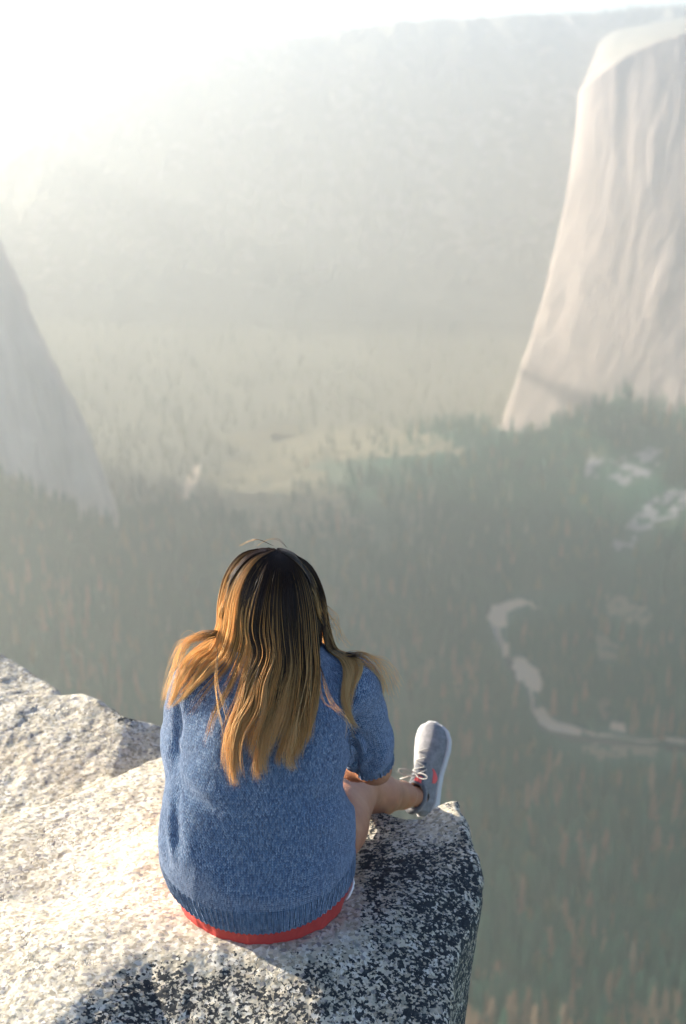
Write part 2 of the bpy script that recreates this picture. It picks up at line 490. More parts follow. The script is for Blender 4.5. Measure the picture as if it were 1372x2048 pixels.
# no trees inside the big cliff
ecp = [tuple(p[:2]) for p in EC_BASE] + [(6000, 2500), (6000, 6000), (EC_BASE[0][0] + 40, 6000)]
P = P[~pip(P, ecp)]
Z = floor_z(P)
# patchy stand: thin out a little
v = fbm(np.column_stack([P / 70, np.zeros(len(P))]), 3)
ok = rng.random(len(P)) < np.clip(0.93 + 0.7 * v, 0.35, 1) * (1 - 0.78 * faded(P) ** 0.8)
P, Z = P[ok], Z[ok]
hgt = rng.uniform(16, 50, len(P)) * np.clip(1 + 0.25 * fbm(np.column_stack([P / 120 + 40, np.zeros(len(P))]), 2), .6, 1.3)
tp = tan_prob(P[:, 0], P[:, 1]) * np.where(P[:, 0] > 40, 1, .8)
kindn = np.where(rng.random(len(P)) < tp, 1, 0)
kindn = np.where((kindn == 0) & (rng.random(len(P)) < 0.10), 2, kindn)

# the ones that show largest are things of their own
dcam = np.sqrt(P[:, 0] ** 2 + P[:, 1] ** 2 + Z ** 2)
pz = P[:, 1] * cp - (Z + hgt / 2 - CH) * sp
pxs = 686 + P[:, 0] / pz * FPX
pys = 1024 + (-(Z + hgt / 2 - CH) * cp - P[:, 1] * sp) / pz * FPX
vis = (pxs > 935) & (pxs < 1380) & (pys < 2060)
score = np.where(vis, hgt / dcam, 0)
near = np.argsort(-score)[:300]
rest = np.ones(len(P), bool); rest[near] = False

protos = {}
KINDS = {0: ('pine_tree', 'dark green pine among the blurred pines on the valley floor below the ledge', 'green pines on the near valley floor', m_green),
         1: ('pine_tree', 'tan dry pine standing out among the dark pines on the valley floor below the ledge', 'tan dry pines on the near valley floor', m_tan),
         2: ('oak_tree', 'round olive green broadleaf tree among the pines on the near valley floor', 'olive broadleaf trees on the near valley floor', m_oak)}
def tube(path, radii, k=8, caps=True):
    path = np.asarray(path, float); n_ = len(path)
    t = np.gradient(path, axis=0); t /= np.linalg.norm(t, axis=1)[:, None] + 1e-12
    up = np.array([0, 0, 1.0]) if abs(t[0][2]) < 0.9 else np.array([1.0, 0, 0])
    V = []
    for i in range(n_):
        a = np.cross(t[i], up); a /= np.linalg.norm(a) + 1e-12; b_ = np.cross(a, t[i]); up = b_
        for s in range(k):
            an = 2 * math.pi * s / k
            V.append(path[i] + radii[i] * (a * math.cos(an) + b_ * math.sin(an)))
    V = np.array(V); F = []
    for i in range(n_ - 1):
        for s in range(k):
            F.append((i * k + s, i * k + (s + 1) % k, (i + 1) * k + (s + 1) % k, (i + 1) * k + s))
    if caps:
        V = np.concatenate([V, path[:1], path[-1:]])
        for s in range(k):
            F.append((n_ * k, (s + 1) % k, s, s)); F.append((n_ * k + 1, (n_ - 1) * k + s, (n_ - 1) * k + (s + 1) % k, (n_ - 1) * k + s))
    F = [f for f in F]
    quads = [f for f in F if len(set(f)) == 4]; tris = [f[:3] for f in F if len(set(f)) == 3]
    return V, [np.array(quads, int).reshape(-1, 4), np.array(tris, int).reshape(-1, 3)]
TOPS = {}
for kd in (0, 1, 2):
    for vr in range(3):
        H0 = 30.0
        if kd == 2: cv, cf = clump_crown(20, 8.0, 4, 420, 60 + vr, 1.4, False)
        elif kd == 1: cv, cf = clump_crown(H0, 4.6, 5, 330, 40 + vr, 1.1)
        else: cv, cf = clump_crown(H0, 5.2, 3, 480, 20 + vr, 1.2)
        hh = 20 if kd == 2 else H0
        tv, tf = tube([(0, 0, -1), (0, 0, hh * .4), (0.1, 0, hh * .93)], [.55, .38, .06], 6)
        TOPS[kd, vr] = (mesh_np('crown', cv, cf, KINDS[kd][3], False), mesh_np('trunk', tv, tf, m_bark), hh)
for i in near:
    kd = int(kindn[i]); cm, tm, hh = TOPS[kd, int(rng.integers(3))]
    nm, lab, grp, _m = KINDS[kd]
    o = bpy.data.objects.get('x'); o = bpy.data.objects.new(nm, None); C.objects.link(o)
    o.location = (P[i, 0], P[i, 1], Z[i]); o.rotation_euler = (0, 0, rng.uniform(0, 6.28))
    s = hgt[i] / hh * (0.62 if kd == 2 else 1); o.scale = (s * rng.uniform(.8, 1.15), s * rng.uniform(.8, 1.15), s)
    o['label'] = lab; o['category'] = 'tree'; o['group'] = grp
    link('crown', cm, o); link('trunk', tm, o)

def bulk(name, sel, mat, protos_, label):
    if not sel.any(): return
    idx = np.where(sel)[0]; Vs, Fs, off = [], [], 0
    ch = rng.integers(0, len(protos_), len(idx))
    for k, (pv, pf, hh) in enumerate(protos_):
        ii = idx[ch == k]
        if not len(ii): continue
        a = rng.uniform(0, 6.28, len(ii)); s = hgt[ii] / hh; sw = s * rng.uniform(.8, 1.2, len(ii))
        x = pv[None, :, 0] * np.cos(a)[:, None] - pv[None, :, 1] * np.sin(a)[:, None]
        y = pv[None, :, 0] * np.sin(a)[:, None] + pv[None, :, 1] * np.cos(a)[:, None]
        V = np.stack([x * sw[:, None] + P[ii, 0][:, None], y * sw[:, None] + P[ii, 1][:, None],
                      pv[None, :, 2] * s[:, None] + Z[ii][:, None]], -1).reshape(-1, 3)
        F = (pf[None] + (np.arange(len(ii)) * len(pv))[:, None, None]).reshape(-1, 3) + off
        Vs.append(V); Fs.append(F); off += len(V)
    link(name, mesh_np(name, np.concatenate(Vs), np.concatenate(Fs), mat, False), label=label, cat='forest', kind='stuff')
def bulk_mat(name, stops):
    m, n, b = newmat(name, 0.9, 0.1)
    n.links.new(ramp(n, noise(n, objco(n), 0.05, 4, 0.7), stops), b.inputs['Base Color']); return m
mg = bulk_mat('forest_green', [(0.3, (0.020, 0.100, 0.062)), (0.5, (0.034, 0.135, 0.082)), (0.7, (0.06, 0.165, 0.095))])
mt = bulk_mat('forest_tan', [(0.3, (0.26, 0.15, 0.08)), (0.5, (0.34, 0.21, 0.12)), (0.7, (0.40, 0.28, 0.17))])
pr_c = [(*crown_mesh(6, 8, 4.6, 30, 2.5, s), 30.0) for s in range(4)]
pr_o = [(*crown_mesh(3, 8, 7.5, 22, 1.5, s + 9), 30.0) for s in range(3)]
m_hazed = bulk_mat('forest_hazed', [(0.3, (0.20, 0.215, 0.15)), (0.5, (0.26, 0.265, 0.185)), (0.7, (0.33, 0.31, 0.22))])  # far pines recoloured pale to stand in for haze
hazed = rest & (faded(P) + rng.normal(0, .15, len(P)) > 0.45)
bulk('forest', hazed, m_hazed, pr_c, 'sparse forest coloured pale for haze on the dry ground at the far end of the hazy valley')
rest = rest & ~hazed
bulk('forest', rest & (kindn == 0), mg, pr_c, 'dense dark green pine forest filling the hazy valley floor')
bulk('forest', rest & (kindn == 1), mt, pr_c, 'scattered tan dry pines all through the hazy valley forest')
bulk('forest', rest & (kindn == 2), m_oak, pr_o, 'low olive broadleaf trees mixed into the hazy valley forest')
# trees along the far rim
k0 = 160 - 1
rim = FWP[:, k0:k0 + 3].reshape(-1, 3)
sel = rng.integers(0, len(rim), 1500); P = rim[sel] + np.column_stack([rng.uniform(-12, 12, 1500), rng.uniform(-20, 120, 1500), np.zeros(1500)])
Z = P[:, 2] - 4; P = P[:, :2]; hgt = rng.uniform(12, 30, 1500)
bulk('rim_forest', np.ones(1500, bool), mg, pr_c, 'thin line of conifers along the hazy far rim against the sky')

# ---- the haze that fills the valley
hm = bpy.data.materials.new('haze'); hm.use_nodes = True
hn = hm.node_tree; hn.nodes.remove(hn.nodes['Principled BSDF'])
pv = hn.nodes.new('ShaderNodeVolumePrincipled')
HAZE_DENSITY, HAZE_G = 0.00023, 0.77
pv.inputs['Color'].default_value = (0.94, 0.95, 0.905, 1)
pv.inputs['Density'].default_value = HAZE_DENSITY
pv.inputs['Anisotropy'].default_value = HAZE_G
hn.links.new(pv.outputs[0], hn.nodes['Material Output'].inputs['Volume'])
x0, x1, y0, y1, z0, z1 = -7500, 7500, -600, 9300, FLOOR - 40, 180
V = [(x, y, z) for x in (x0, x1) for y in (y0, y1) for z in (z0, z1)]
F = [(0, 1, 3, 2), (4, 6, 7, 5), (0, 4, 5, 1), (2, 3, 7, 6), (0, 2, 6, 4), (1, 5, 7, 3)]
link('haze', mesh_np('haze', V, F, hm, False), kind='stuff', label='pale sunlit haze filling the valley')

# ================================================================== GRANITE LEDGE AND BOULDERS
def granite(name, lichen=0.0, warm=0.0):
    """lichen comes from the mesh attribute 'lichen' (0..1): real dark growth on the stone"""
    m, n, b = newmat(name, 0.85, 0.35)
    co = objco(n)
    # feldspar / quartz grains
    v1 = N(n, 'ShaderNodeTexVoronoi', Scale=115.0); n.links.new(co, v1.inputs['Vector'])
    g1 = N(n, 'ShaderNodeSeparateColor'); n.links.new(v1.outputs['Color'], g1.inputs[0])
    grain = ramp(n, g1.outputs[0], [(0, (0.40, 0.355, 0.265)), (0.22, (0.63, 0.57, 0.435)), (0.5, (0.54, 0.49, 0.395)),
                                    (0.72, (0.71, 0.67, 0.57)), (0.92, (0.30, 0.28, 0.26))], 'CONSTANT')
    soft = ramp(n, noise(n, co, 9, 6, 0.6), [(0.3, (0.80, 0.76, 0.70)), (0.6, (1, 1, 1))])
    c = mix(n, 0.8, grain, soft, 'MULTIPLY')
    stain = ramp(n, noise(n, co, 3.1, 6, 0.65), [(0.52, 0.0), (0.74, 0.35)])
    c = mix(n, stain, c, (0.62, 0.48, 0.32))
    # black mica specks
    sp = noise(n, co, 150, 3, 0.7)
    spk = ramp(n, sp, [(0.335, 1.0), (0.375, 0.0)])
    c = mix(n, mth(n, 'MULTIPLY', spk, 0.75), c, (0.06, 0.058, 0.055))
    # black lichen / dark mineral blotches with broken edges
    L = attr(n, 'lichen')
    big = noise(n, co, 11, 3, 0.55); mid = noise(n, co, 56, 8, 0.72, dist=0.3)
    v2 = N(n, 'ShaderNodeTexVoronoi', Scale=160.0); n.links.new(co, v2.inputs['Vector'])
    g2 = N(n, 'ShaderNodeSeparateColor'); n.links.new(v2.outputs['Color'], g2.inputs[0])
    s = mth(n, 'ADD', mth(n, 'MULTIPLY', mth(n, 'SUBTRACT', mid, 0.5), 1.5), mth(n, 'MULTIPLY', mth(n, 'SUBTRACT', g2.outputs[0], 0.5), 0.42))
    s = mth(n, 'ADD', s, mth(n, 'MULTIPLY', mth(n, 'SUBTRACT', big, 0.5), 0.55))
    th = mth(n, 'ADD', s, mth(n, 'MULTIPLY', L, 0.95))
    blot = ramp(n, th, [(0.47, 0.0), (0.50, 1.0)])
    dark = ramp(n, noise(n, co, 90, 4, 0.6), [(0.35, (0.016, 0.018, 0.020)), (0.6, (0.035, 0.040, 0.042)), (0.8, (0.10, 0.11, 0.10))])
    gl = ramp(n, mth(n, 'ADD', noise(n, co, 26, 5, 0.6), mth(n, 'MULTIPLY', L, 0.12)), [(0.60, 0.0), (0.68, 0.55)])
    c = mix(n, gl, c, (0.19, 0.21, 0.18))
    c = mix(n, blot, c, dark)
    n.links.new(c, b.inputs['Base Color'])
    wv = N(n, 'ShaderNodeTexVoronoi', Scale=1.7, feature='DISTANCE_TO_EDGE'); wd = N(n, 'ShaderNodeVectorMath'); wd.operation = 'ADD'
    wsc = N(n, 'ShaderNodeVectorMath'); wsc.operation = 'SCALE'; wsc.inputs[3].default_value = 0.5
    n.links.new(noise(n, co, 3.5, 6, 0.65, out='Color'), wsc.inputs[0]); n.links.new(co, wd.inputs[0]); n.links.new(wsc.outputs[0], wd.inputs[1]); n.links.new(wd.outputs[0], wv.inputs['Vector'])
    crk = ramp(n, wv.outputs['Distance'], [(0.0, 0.0), (0.007, 1.0)])
    h0 = bump(n, b, crk, 0.006, 0.6)
    h1 = bump(n, b, noise(n, co, 20, 8, 0.62), 0.006, 0.5, h0)
    hs = mth(n, 'ADD', mth(n, 'MULTIPLY', mid, 0.7), mth(n, 'MULTIPLY', g1.outputs[1], 0.25))
    bump(n, b, hs, 0.004, 0.7, h1)
    return m
m_rock = granite('speckled_granite')

def poly_dist(XY, line):
    best = np.full(len(XY), 1e9); sgn = np.zeros(len(XY))
    for a, b in zip(line[:-1], line[1:]):
        ab = b - a; ap = XY - a; t = np.clip((ap @ ab) / (ab @ ab), 0, 1)
        dv = ap - t[:, None] * ab; d = np.linalg.norm(dv, axis=1)
        s = np.sign(ab[0] * ap[:, 1] - ab[1] * ap[:, 0]); m = d < best
        best[m] = d[m]; sgn[m] = s[m]
    return best * sgn
def smooth_line(pts, n, closed=True, jit=0.0, seed=0):
    pts = np.array(pts, float)
    if closed: pts = np.concatenate([pts, pts[:1]])
    d = np.concatenate([[0], np.cumsum(np.linalg.norm(np.diff(pts, axis=0), axis=1))])
    s = np.linspace(0, d[-1], n, endpoint=not closed)
    return np.stack([np.interp(s, d, pts[:, k]) for k in range(pts.shape[1])], 1)

def rock(name, outline, center, ztop, nseg, nring, depth, seed, lichen, edge_r=0.03, jag=0.02, label=None, cat=None, kind=None,
         amp=(0.010, 0.004), dens=1.0, batter=0.12):
    O = smooth_line(outline, nseg)
    q = np.column_stack([O * 3.5, np.full(len(O), seed * 1.0)])
    rad = O - center; rn = rad / np.linalg.norm(rad, axis=1)[:, None]
    O = O + rn * (jag * fbm(q, 5))[:, None]
    s = np.linspace(0, 1, nring) ** dens
    top = center[None, None] + (O - center)[:, None, :] * s[None, 1:, None]       # nseg x (nring-1) x 2
    XY = top.reshape(-1, 2); z = ztop(XY)
    # rounded shoulder: lower the last centimetres
    dist = np.linalg.norm((O - center), axis=1)[:, None] * (1 - s[None, 1:])
    sh = np.clip(1 - dist / edge_r, 0, 1).reshape(-1); z = z - edge_r * 0.8 * (1 - np.sqrt(np.maximum(0, 1 - sh ** 2)))
    T = np.column_stack([XY, z]).reshape(nseg, nring - 1, 3)
    down = np.concatenate([np.linspace(0.01, 0.6, 46), np.linspace(0.66, depth, 50)])
    side = np.zeros((nseg, len(down), 3)); base = T[:, -1]
    off = batter * down * 0.5 + 0.05 * np.sin(down * 3 + seed)
    side[:, :, :2] = base[:, None, :2] - rn[:, None, :] * (off - off[0])[None, :, None]
    side[:, :, 2] = base[:, None, 2] - down[None, :]
    P = np.concatenate([T, side], 1); m_ = P.shape[1]
    flat = P.reshape(-1, 3)
    # outward direction: up on top, sideways on the sides
    up = np.concatenate([np.ones(nring - 1), np.zeros(len(down))]); up[nring - 6:nring - 1] = np.linspace(.9, .4, 5)
    D = np.zeros((nseg, m_, 3)); D[:, :, 2] = up; D[:, :, :2] = rn[:, None, :] * (1 - up)[None, :, None]
    dd = D.reshape(-1, 3)
    h = amp[0] * fbm(flat * 7 + seed, 4) + amp[1] * fbm(flat * 34 + seed, 4) 
    sideamp = np.broadcast_to((1 - up)[None, :], (nseg, m_)).reshape(-1)
    grow = np.broadcast_to(np.concatenate([np.zeros(nring - 1), np.clip(down - 0.7, 0, 1)])[None, :], (nseg, m_)).reshape(-1)
    h = h + sideamp * (0.5 * grow * np.abs(fbm(flat * 0.9 + seed + 4, 3)) * 0.5 + 0.02 * grow * fbm(flat * 9, 4))
    flat = flat + dd * h[:, None]
    P = flat.reshape(nseg, m_, 3)
    V = np.concatenate([P.reshape(-1, 3), [[center[0], center[1], ztop(center[None])[0]]]])
    F = grid_faces(nseg, m_, True)[:, ::-1]
    i = np.arange(nseg); tri = np.stack([np.full(nseg, nseg * m_), i * m_, ((i + 1) % nseg) * m_], 1)
    L = lichen(V)
    me = mesh_np(name, V, [F[:, ::-1], tri], m_rock, True, {'lichen': ('FLOAT', L)})
    return link(name, me, label=label, cat=cat, kind=kind)

def P2(px, py, z=0.0): return at_z(px, py, z)[:2]
# ridge of the ledge: left of it the stone tips towards the sun, right of it away
RIDGE = np.array([(0.70, 3.35), (0.33, 3.12), (0.20, 2.98), (0.05, 2.80), (-0.10, 2.72), (-0.35, 2.70), (-0.45, 2.73), (-0.54, 2.62), (-0.68, 2.34), (-0.9, 1.9), (-1.3, 1.0)])
def ledge_top(XY):
    q = poly_dist(XY, RIDGE) + 0.03 * pnoise(np.column_stack([XY * 4, np.zeros(len(XY))]))
    qr = np.clip(q, 0, None); ql = np.clip(-q, 0, None)
    z = -0.40 * (np.sqrt(qr ** 2 + 0.05 ** 2) - 0.05)
    z = np.maximum(z, -0.30)
    z = z - 0.07 * np.clip(ql - 0.1, 0, 1.2)
    p3 = np.column_stack([XY, np.zeros(len(XY))])
    z = z + 0.024 * fbm(p3 * 1.7 + 5, 2) * np.clip(ql * 4, 0.25, 1)
    # the knob at the outer corner
    d = np.linalg.norm((XY - np.array([0.30, 3.30])) * np.array([1.0, 0.8]), axis=1)
    z = z + 0.030 * np.exp(-(d / 0.09) ** 2)
    # low step and dent by the hip on the lit side
    d = np.linalg.norm((XY - np.array([-0.62, 2.95])) / np.array([0.30, 0.09]), axis=1)
    return z - 0.02 * np.exp(-d ** 2)
ledge_out = [P2(830, 1618), P2(862, 1624), P2(886, 1608), P2(921, 1602), P2(924, 1625), P2(943, 1655, -.01), P2(945, 1690, -.03), P2(948, 1720, -.05), P2(958, 1750, -.07), P2(968, 1795, -.09), P2(962, 1850, -.13),
             P2(958, 1870, -.14), P2(950, 1910, -.16), P2(938, 1960, -.18), P2(922, 2010, -.2), P2(910, 2060, -.23), (0.12, 1.9), (0.35, 0.8), (0.5, -0.6), (-0.3, -1.6),
             (-2.2, -1.4), (-3.2, 0.3), (-3.0, 2.2), (-2.3, 2.75), P2(-300, 1700, -.06), P2(0, 1635, -.05), P2(100, 1605, -.045), P2(170, 1572, -.04), P2(250, 1530, -.03), P2(345, 1482, -.03),
             (-0.46, 3.74), (-0.40, 3.52), (-0.30, 3.44), (-0.1, 3.41), (0.1, 3.36)]
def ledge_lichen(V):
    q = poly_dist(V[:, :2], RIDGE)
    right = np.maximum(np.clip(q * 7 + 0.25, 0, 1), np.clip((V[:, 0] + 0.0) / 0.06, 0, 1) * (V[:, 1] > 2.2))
    # densest along the ridge line on the left and at the outer edge; darker under the shin, paler at the knob
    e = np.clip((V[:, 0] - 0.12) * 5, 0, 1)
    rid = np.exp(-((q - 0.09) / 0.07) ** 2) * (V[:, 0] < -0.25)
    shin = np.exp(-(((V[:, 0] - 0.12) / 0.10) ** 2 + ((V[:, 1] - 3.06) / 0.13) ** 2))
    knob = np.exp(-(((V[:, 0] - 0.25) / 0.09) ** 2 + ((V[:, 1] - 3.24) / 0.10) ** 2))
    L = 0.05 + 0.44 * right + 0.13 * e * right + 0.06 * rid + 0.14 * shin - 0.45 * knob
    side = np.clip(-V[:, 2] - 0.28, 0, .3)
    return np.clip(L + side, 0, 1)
rock('rock_ledge', ledge_out, np.array([-0.75, 2.2]), ledge_top, 1500, 300, 7.0, 2, ledge_lichen, jag=0.022, kind='structure', dens=0.85, batter=0.5, amp=(0.0035, 0.0020))

# boulder beyond the ledge on the left
A_far = [P2(-250, 1370, -.0), P2(-60, 1380, .0), P2(60, 1388, .0), P2(125, 1386, .0), P2(170, 1384, .0), P2(212, 1396, .0), P2(240, 1410, .0), P2(256, 1432, -.02), P2(300, 1437, -.03), P2(352, 1450, -.05), P2(395, 1452, -.06)]
def a_top(XY):
    far = 4.08
    t = far - XY[:, 1]
    z = 0.004 - 0.20 * np.clip(t - 0.10, 0, 0.9) - 0.30 * np.clip(XY[:, 0] + 0.66, 0, 0.2)
    return z + 0.012 * fbm(np.column_stack([XY * 3, np.ones(len(XY))]), 3)
def a_lichen(V):
    spot = np.exp(-(((V[:, 0] + 0.665) / 0.05) ** 2 + ((V[:, 1] - 3.92) / 0.10) ** 2))
    low = np.exp(-(((V[:, 1] - 3.36) / 0.08) ** 2)) * 0.12
    return np.clip(0.04 + 0.6 * spot + low, 0, 1)
rock('boulder', [tuple(p) for p in A_far[::-1]] + [(-2.4, 4.0), (-2.6, 3.1), (-1.6, 2.98), (-0.9, 3.12), (-0.56, 3.46), (-0.42, 3.68)], np.array([-1.15, 3.62]), a_top, 1000, 150, 6.0, 5, a_lichen,
     jag=0.02, label='rounded pale granite boulder at the left beyond the ledge with a dark lichen spot', cat='boulder', amp=(0.005, 0.0022))
# block behind it, split off by a crack
def b_top(XY):
    z = 0.036 - 0.03 * np.clip(XY[:, 0] + 1.15, 0, 1) - 0.14 * np.clip(4.25 - XY[:, 1], 0, 1)
    return z + 0.018 * fbm(np.column_stack([XY * 3, np.zeros(len(XY)) + 8]), 3)
B_out = [P2(126, 1386, -.0), P2(118, 1372, .0), P2(98, 1354, .01), P2(70, 1336, .02), P2(42, 1316, .03), P2(10, 1302, .04), P2(-60, 1296, .04), P2(-300, 1300, .04), (-2.9, 4.3), (-2.9, 3.4), (-1.7, 3.35),
         P2(-160, 1520, .0), P2(-4, 1458, .01), P2(60, 1424, .01)]
rock('boulder', B_out, np.array([-1.6, 4.05]), b_top, 800, 120, 6.0, 8, lambda V: np.full(len(V), 0.08),
     jag=0.02, label='higher pale granite boulder at the far left edge, above the diagonal crack', cat='boulder', amp=(0.005, 0.0022))

# ================================================================== SOLID MODELLING (distance fields -> surface nets)
class Field:
    def __init__(self, lo, hi, h):
        self.lo = np.array(lo, float); self.h = h
        self.n = np.ceil((np.array(hi) - self.lo) / h).astype(int) + 1
        self.D = np.full(self.n, 0.2, np.float32)
    def box(self, lo, hi):
        a = np.clip(np.floor((np.array(lo) - self.lo) / self.h).astype(int), 0, self.n)
        b = np.clip(np.ceil((np.array(hi) - self.lo) / self.h).astype(int) + 1, 0, self.n)
        sl = tuple(slice(a[k], b[k]) for k in range(3))
        ax = [self.lo[k] + self.h * np.arange(a[k], b[k]) for k in range(3)]
        g = np.meshgrid(*ax, indexing='ij', sparse=True)
        return sl, [x.astype(np.float32) for x in g]
    def add(self, fn, lo, hi, k=0.01, op='add'):
        m = 0.05 + k
        sl, g = self.box(np.array(lo) - m, np.array(hi) + m)
        if min(s.stop - s.start for s in sl) < 1: return
        d = fn(*g); A = self.D[sl]
        if op == 'add':
            h = np.maximum(k - np.abs(A - d), 0) / k
            self.D[sl] = np.minimum(A, d) - h * h * k * 0.25
        elif op == 'cut':
            d = -d; h = np.maximum(k - np.abs(A - d), 0) / k
            self.D[sl] = np.maximum(A, d) + h * h * k * 0.25
    def cone(self, a, b, ra, rb, k=0.01, op='add'):
        a, b = np.array(a, float), np.array(b, float); ab = b - a; L2 = max(ab @ ab, 1e-9)
        def fn(x, y, z):
            t = np.clip(((x - a[0]) * ab[0] + (y - a[1]) * ab[1] + (z - a[2]) * ab[2]) / L2, 0, 1)
            return np.sqrt((x - a[0] - t * ab[0]) ** 2 + (y - a[1] - t * ab[1]) ** 2 + (z - a[2] - t * ab[2]) ** 2) - (ra + (rb - ra) * t)
        r = max(ra, rb); self.add(fn, np.minimum(a, b) - r, np.maximum(a, b) + r, k, op)
    def chain(self, pts, rad, k=0.01, op='add'):
        for i in range(len(pts) - 1): self.cone(pts[i], pts[i + 1], rad[i], rad[i + 1], k, op)
    def ell(self, c, r, k=0.01, op='add', rot=None):
        c, r = np.array(c, float), np.array(r, float); M = np.eye(3) if rot is None else np.array(rot)
        def fn(x, y, z):
            p = [x - c[0], y - c[1], z - c[2]]
            q = [(M[0, i] * p[0] + M[1, i] * p[1] + M[2, i] * p[2]) for i in range(3)]
            k0 = np.sqrt((q[0] / r[0]) ** 2 + (q[1] / r[1]) ** 2 + (q[2] / r[2]) ** 2)
            k1 = np.sqrt((q[0] / r[0] ** 2) ** 2 + (q[1] / r[1] ** 2) ** 2 + (q[2] / r[2] ** 2) ** 2)
            return k0 * (k0 - 1) / (k1 + 1e-6)
        R_ = r.max(); self.add(fn, c - R_, c + R_, k, op)
    def sample(self, P):
        q = (np.asarray(P, float) - self.lo) / self.h
        ins = np.all((q >= 0) & (q < self.n - 1.001), axis=1); q = np.clip(q, 0, self.n - 1.001)
        i = q.astype(int); f = q - i; o = 0
        for dx in (0, 1):
            for dy in (0, 1):
                for dz in (0, 1):
                    wgt = (f[:, 0] if dx else 1 - f[:, 0]) * (f[:, 1] if dy else 1 - f[:, 1]) * (f[:, 2] if dz else 1 - f[:, 2])
                    o = o + wgt * self.D[i[:, 0] + dx, i[:, 1] + dy, i[:, 2] + dz]
        return np.where(ins, o, 0.2)
    def normal(self, P, e=None):
        e = e or self.h; g = np.zeros((len(P), 3))
        for k in range(3):
            d = np.zeros(3); d[k] = e; g[:, k] = self.sample(P + d) - self.sample(P - d)
        return g / (np.linalg.norm(g, axis=1)[:, None] + 1e-9)
    def mesh(self, relax=1):
        D = self.D; ins = D < 0
        c = [(x, y, z) for x in (0, 1) for y in (0, 1) for z in (0, 1)]
        n = np.array(D.shape) - 1
        cnt = np.zeros(n, np.int8)
        for x, y, z in c: cnt += ins[x:x + n[0], y:y + n[1], z:z + n[2]]
        cells = np.argwhere((cnt > 0) & (cnt < 8))
        val = np.stack([D[cells[:, 0] + x, cells[:, 1] + y, cells[:, 2] + z] for x, y, z in c], 1)
        acc = np.zeros((len(cells), 3)); m = np.zeros(len(cells))
        for i in range(8):
            for j in range(i + 1, 8):
                if sum(abs(c[i][k] - c[j][k]) for k in range(3)) != 1: continue
                cr = (val[:, i] < 0) != (val[:, j] < 0)
                t = val[:, i] / (val[:, i] - val[:, j] + 1e-12)
                p = np.array(c[i])[None] + t[:, None] * (np.array(c[j]) - np.array(c[i]))[None]
                acc[cr] += p[cr]; m[cr] += 1
        V = self.lo + (cells + acc / m[:, None]) * self.h
        idx = -np.ones(n, np.int64); idx[cells[:, 0], cells[:, 1], cells[:, 2]] = np.arange(len(cells))
        Fs = []
        for ax in range(3):
            sl0 = [slice(1, -1)] * 3; sl1 = [slice(1, -1)] * 3
            sl0[ax] = slice(0, -1); sl1[ax] = slice(1, None)
            a = ins[tuple(sl0)]; b = ins[tuple(sl1)]
            e = np.argwhere(a != b); sg = a[tuple(e.T)]
            o = np.ones(3, int); o[ax] = 0; e = e + o
            u, v = (ax + 1) % 3, (ax + 2) % 3
            def cell(du, dv):
                q = e.copy(); q[:, u] -= du; q[:, v] -= dv; return idx[q[:, 0], q[:, 1], q[:, 2]]
            f = np.stack([cell(1, 1), cell(0, 1), cell(0, 0), cell(1, 0)], 1)
            f[~sg] = f[~sg][:, ::-1]; Fs.append(f)
        F = np.concatenate(Fs); F = F[(F >= 0).all(1)]
        for _ in range(relax):
            S = np.zeros_like(V); Cn = np.zeros(len(V))
            for k in range(4):
                np.add.at(S, F[:, k], V[F[:, (k + 1) % 4]] + V[F[:, k - 1]]); np.add.at(Cn, F[:, k], 2)
            V = 0.5 * V + 0.5 * S / np.maximum(Cn, 1)[:, None]
        return V, F

def proj(P):
    dz = P[:, 1] * cp - (P[:, 2] - CH) * sp
    return np.stack([686 + P[:, 0] / dz * FPX, 1024 + (-(P[:, 2] - CH) * cp - P[:, 1] * sp) / dz * FPX], 1)

# ================================================================== THE PERSON
# ---- materials
def skin_mat():
    m, n, b = newmat('skin', 0.48, 0.4)
    co = objco(n)
    c = ramp(n, noise(n, co, 22, 5, 0.6), [(0.3, (0.38, 0.155, 0.080)), (0.7, (0.48, 0.215, 0.115))])
    c = mix(n, ramp(n, noise(n, co, 160, 3, 0.6), [(0.60, 0.0), (0.75, 0.35)]), c, (0.36, 0.15, 0.09))
    n.links.new(c, b.inputs['Base Color'])
    b.inputs['Subsurface Weight'].default_value = 0.12
    b.inputs['Subsurface Radius'].default_value = (0.02, 0.008, 0.004)
    b.inputs['Subsurface Scale'].default_value = 0.5
    bump(n, b, noise(n, co, 420, 3, 0.6), 0.0006, 0.6)
    return m
m_skin = skin_mat()

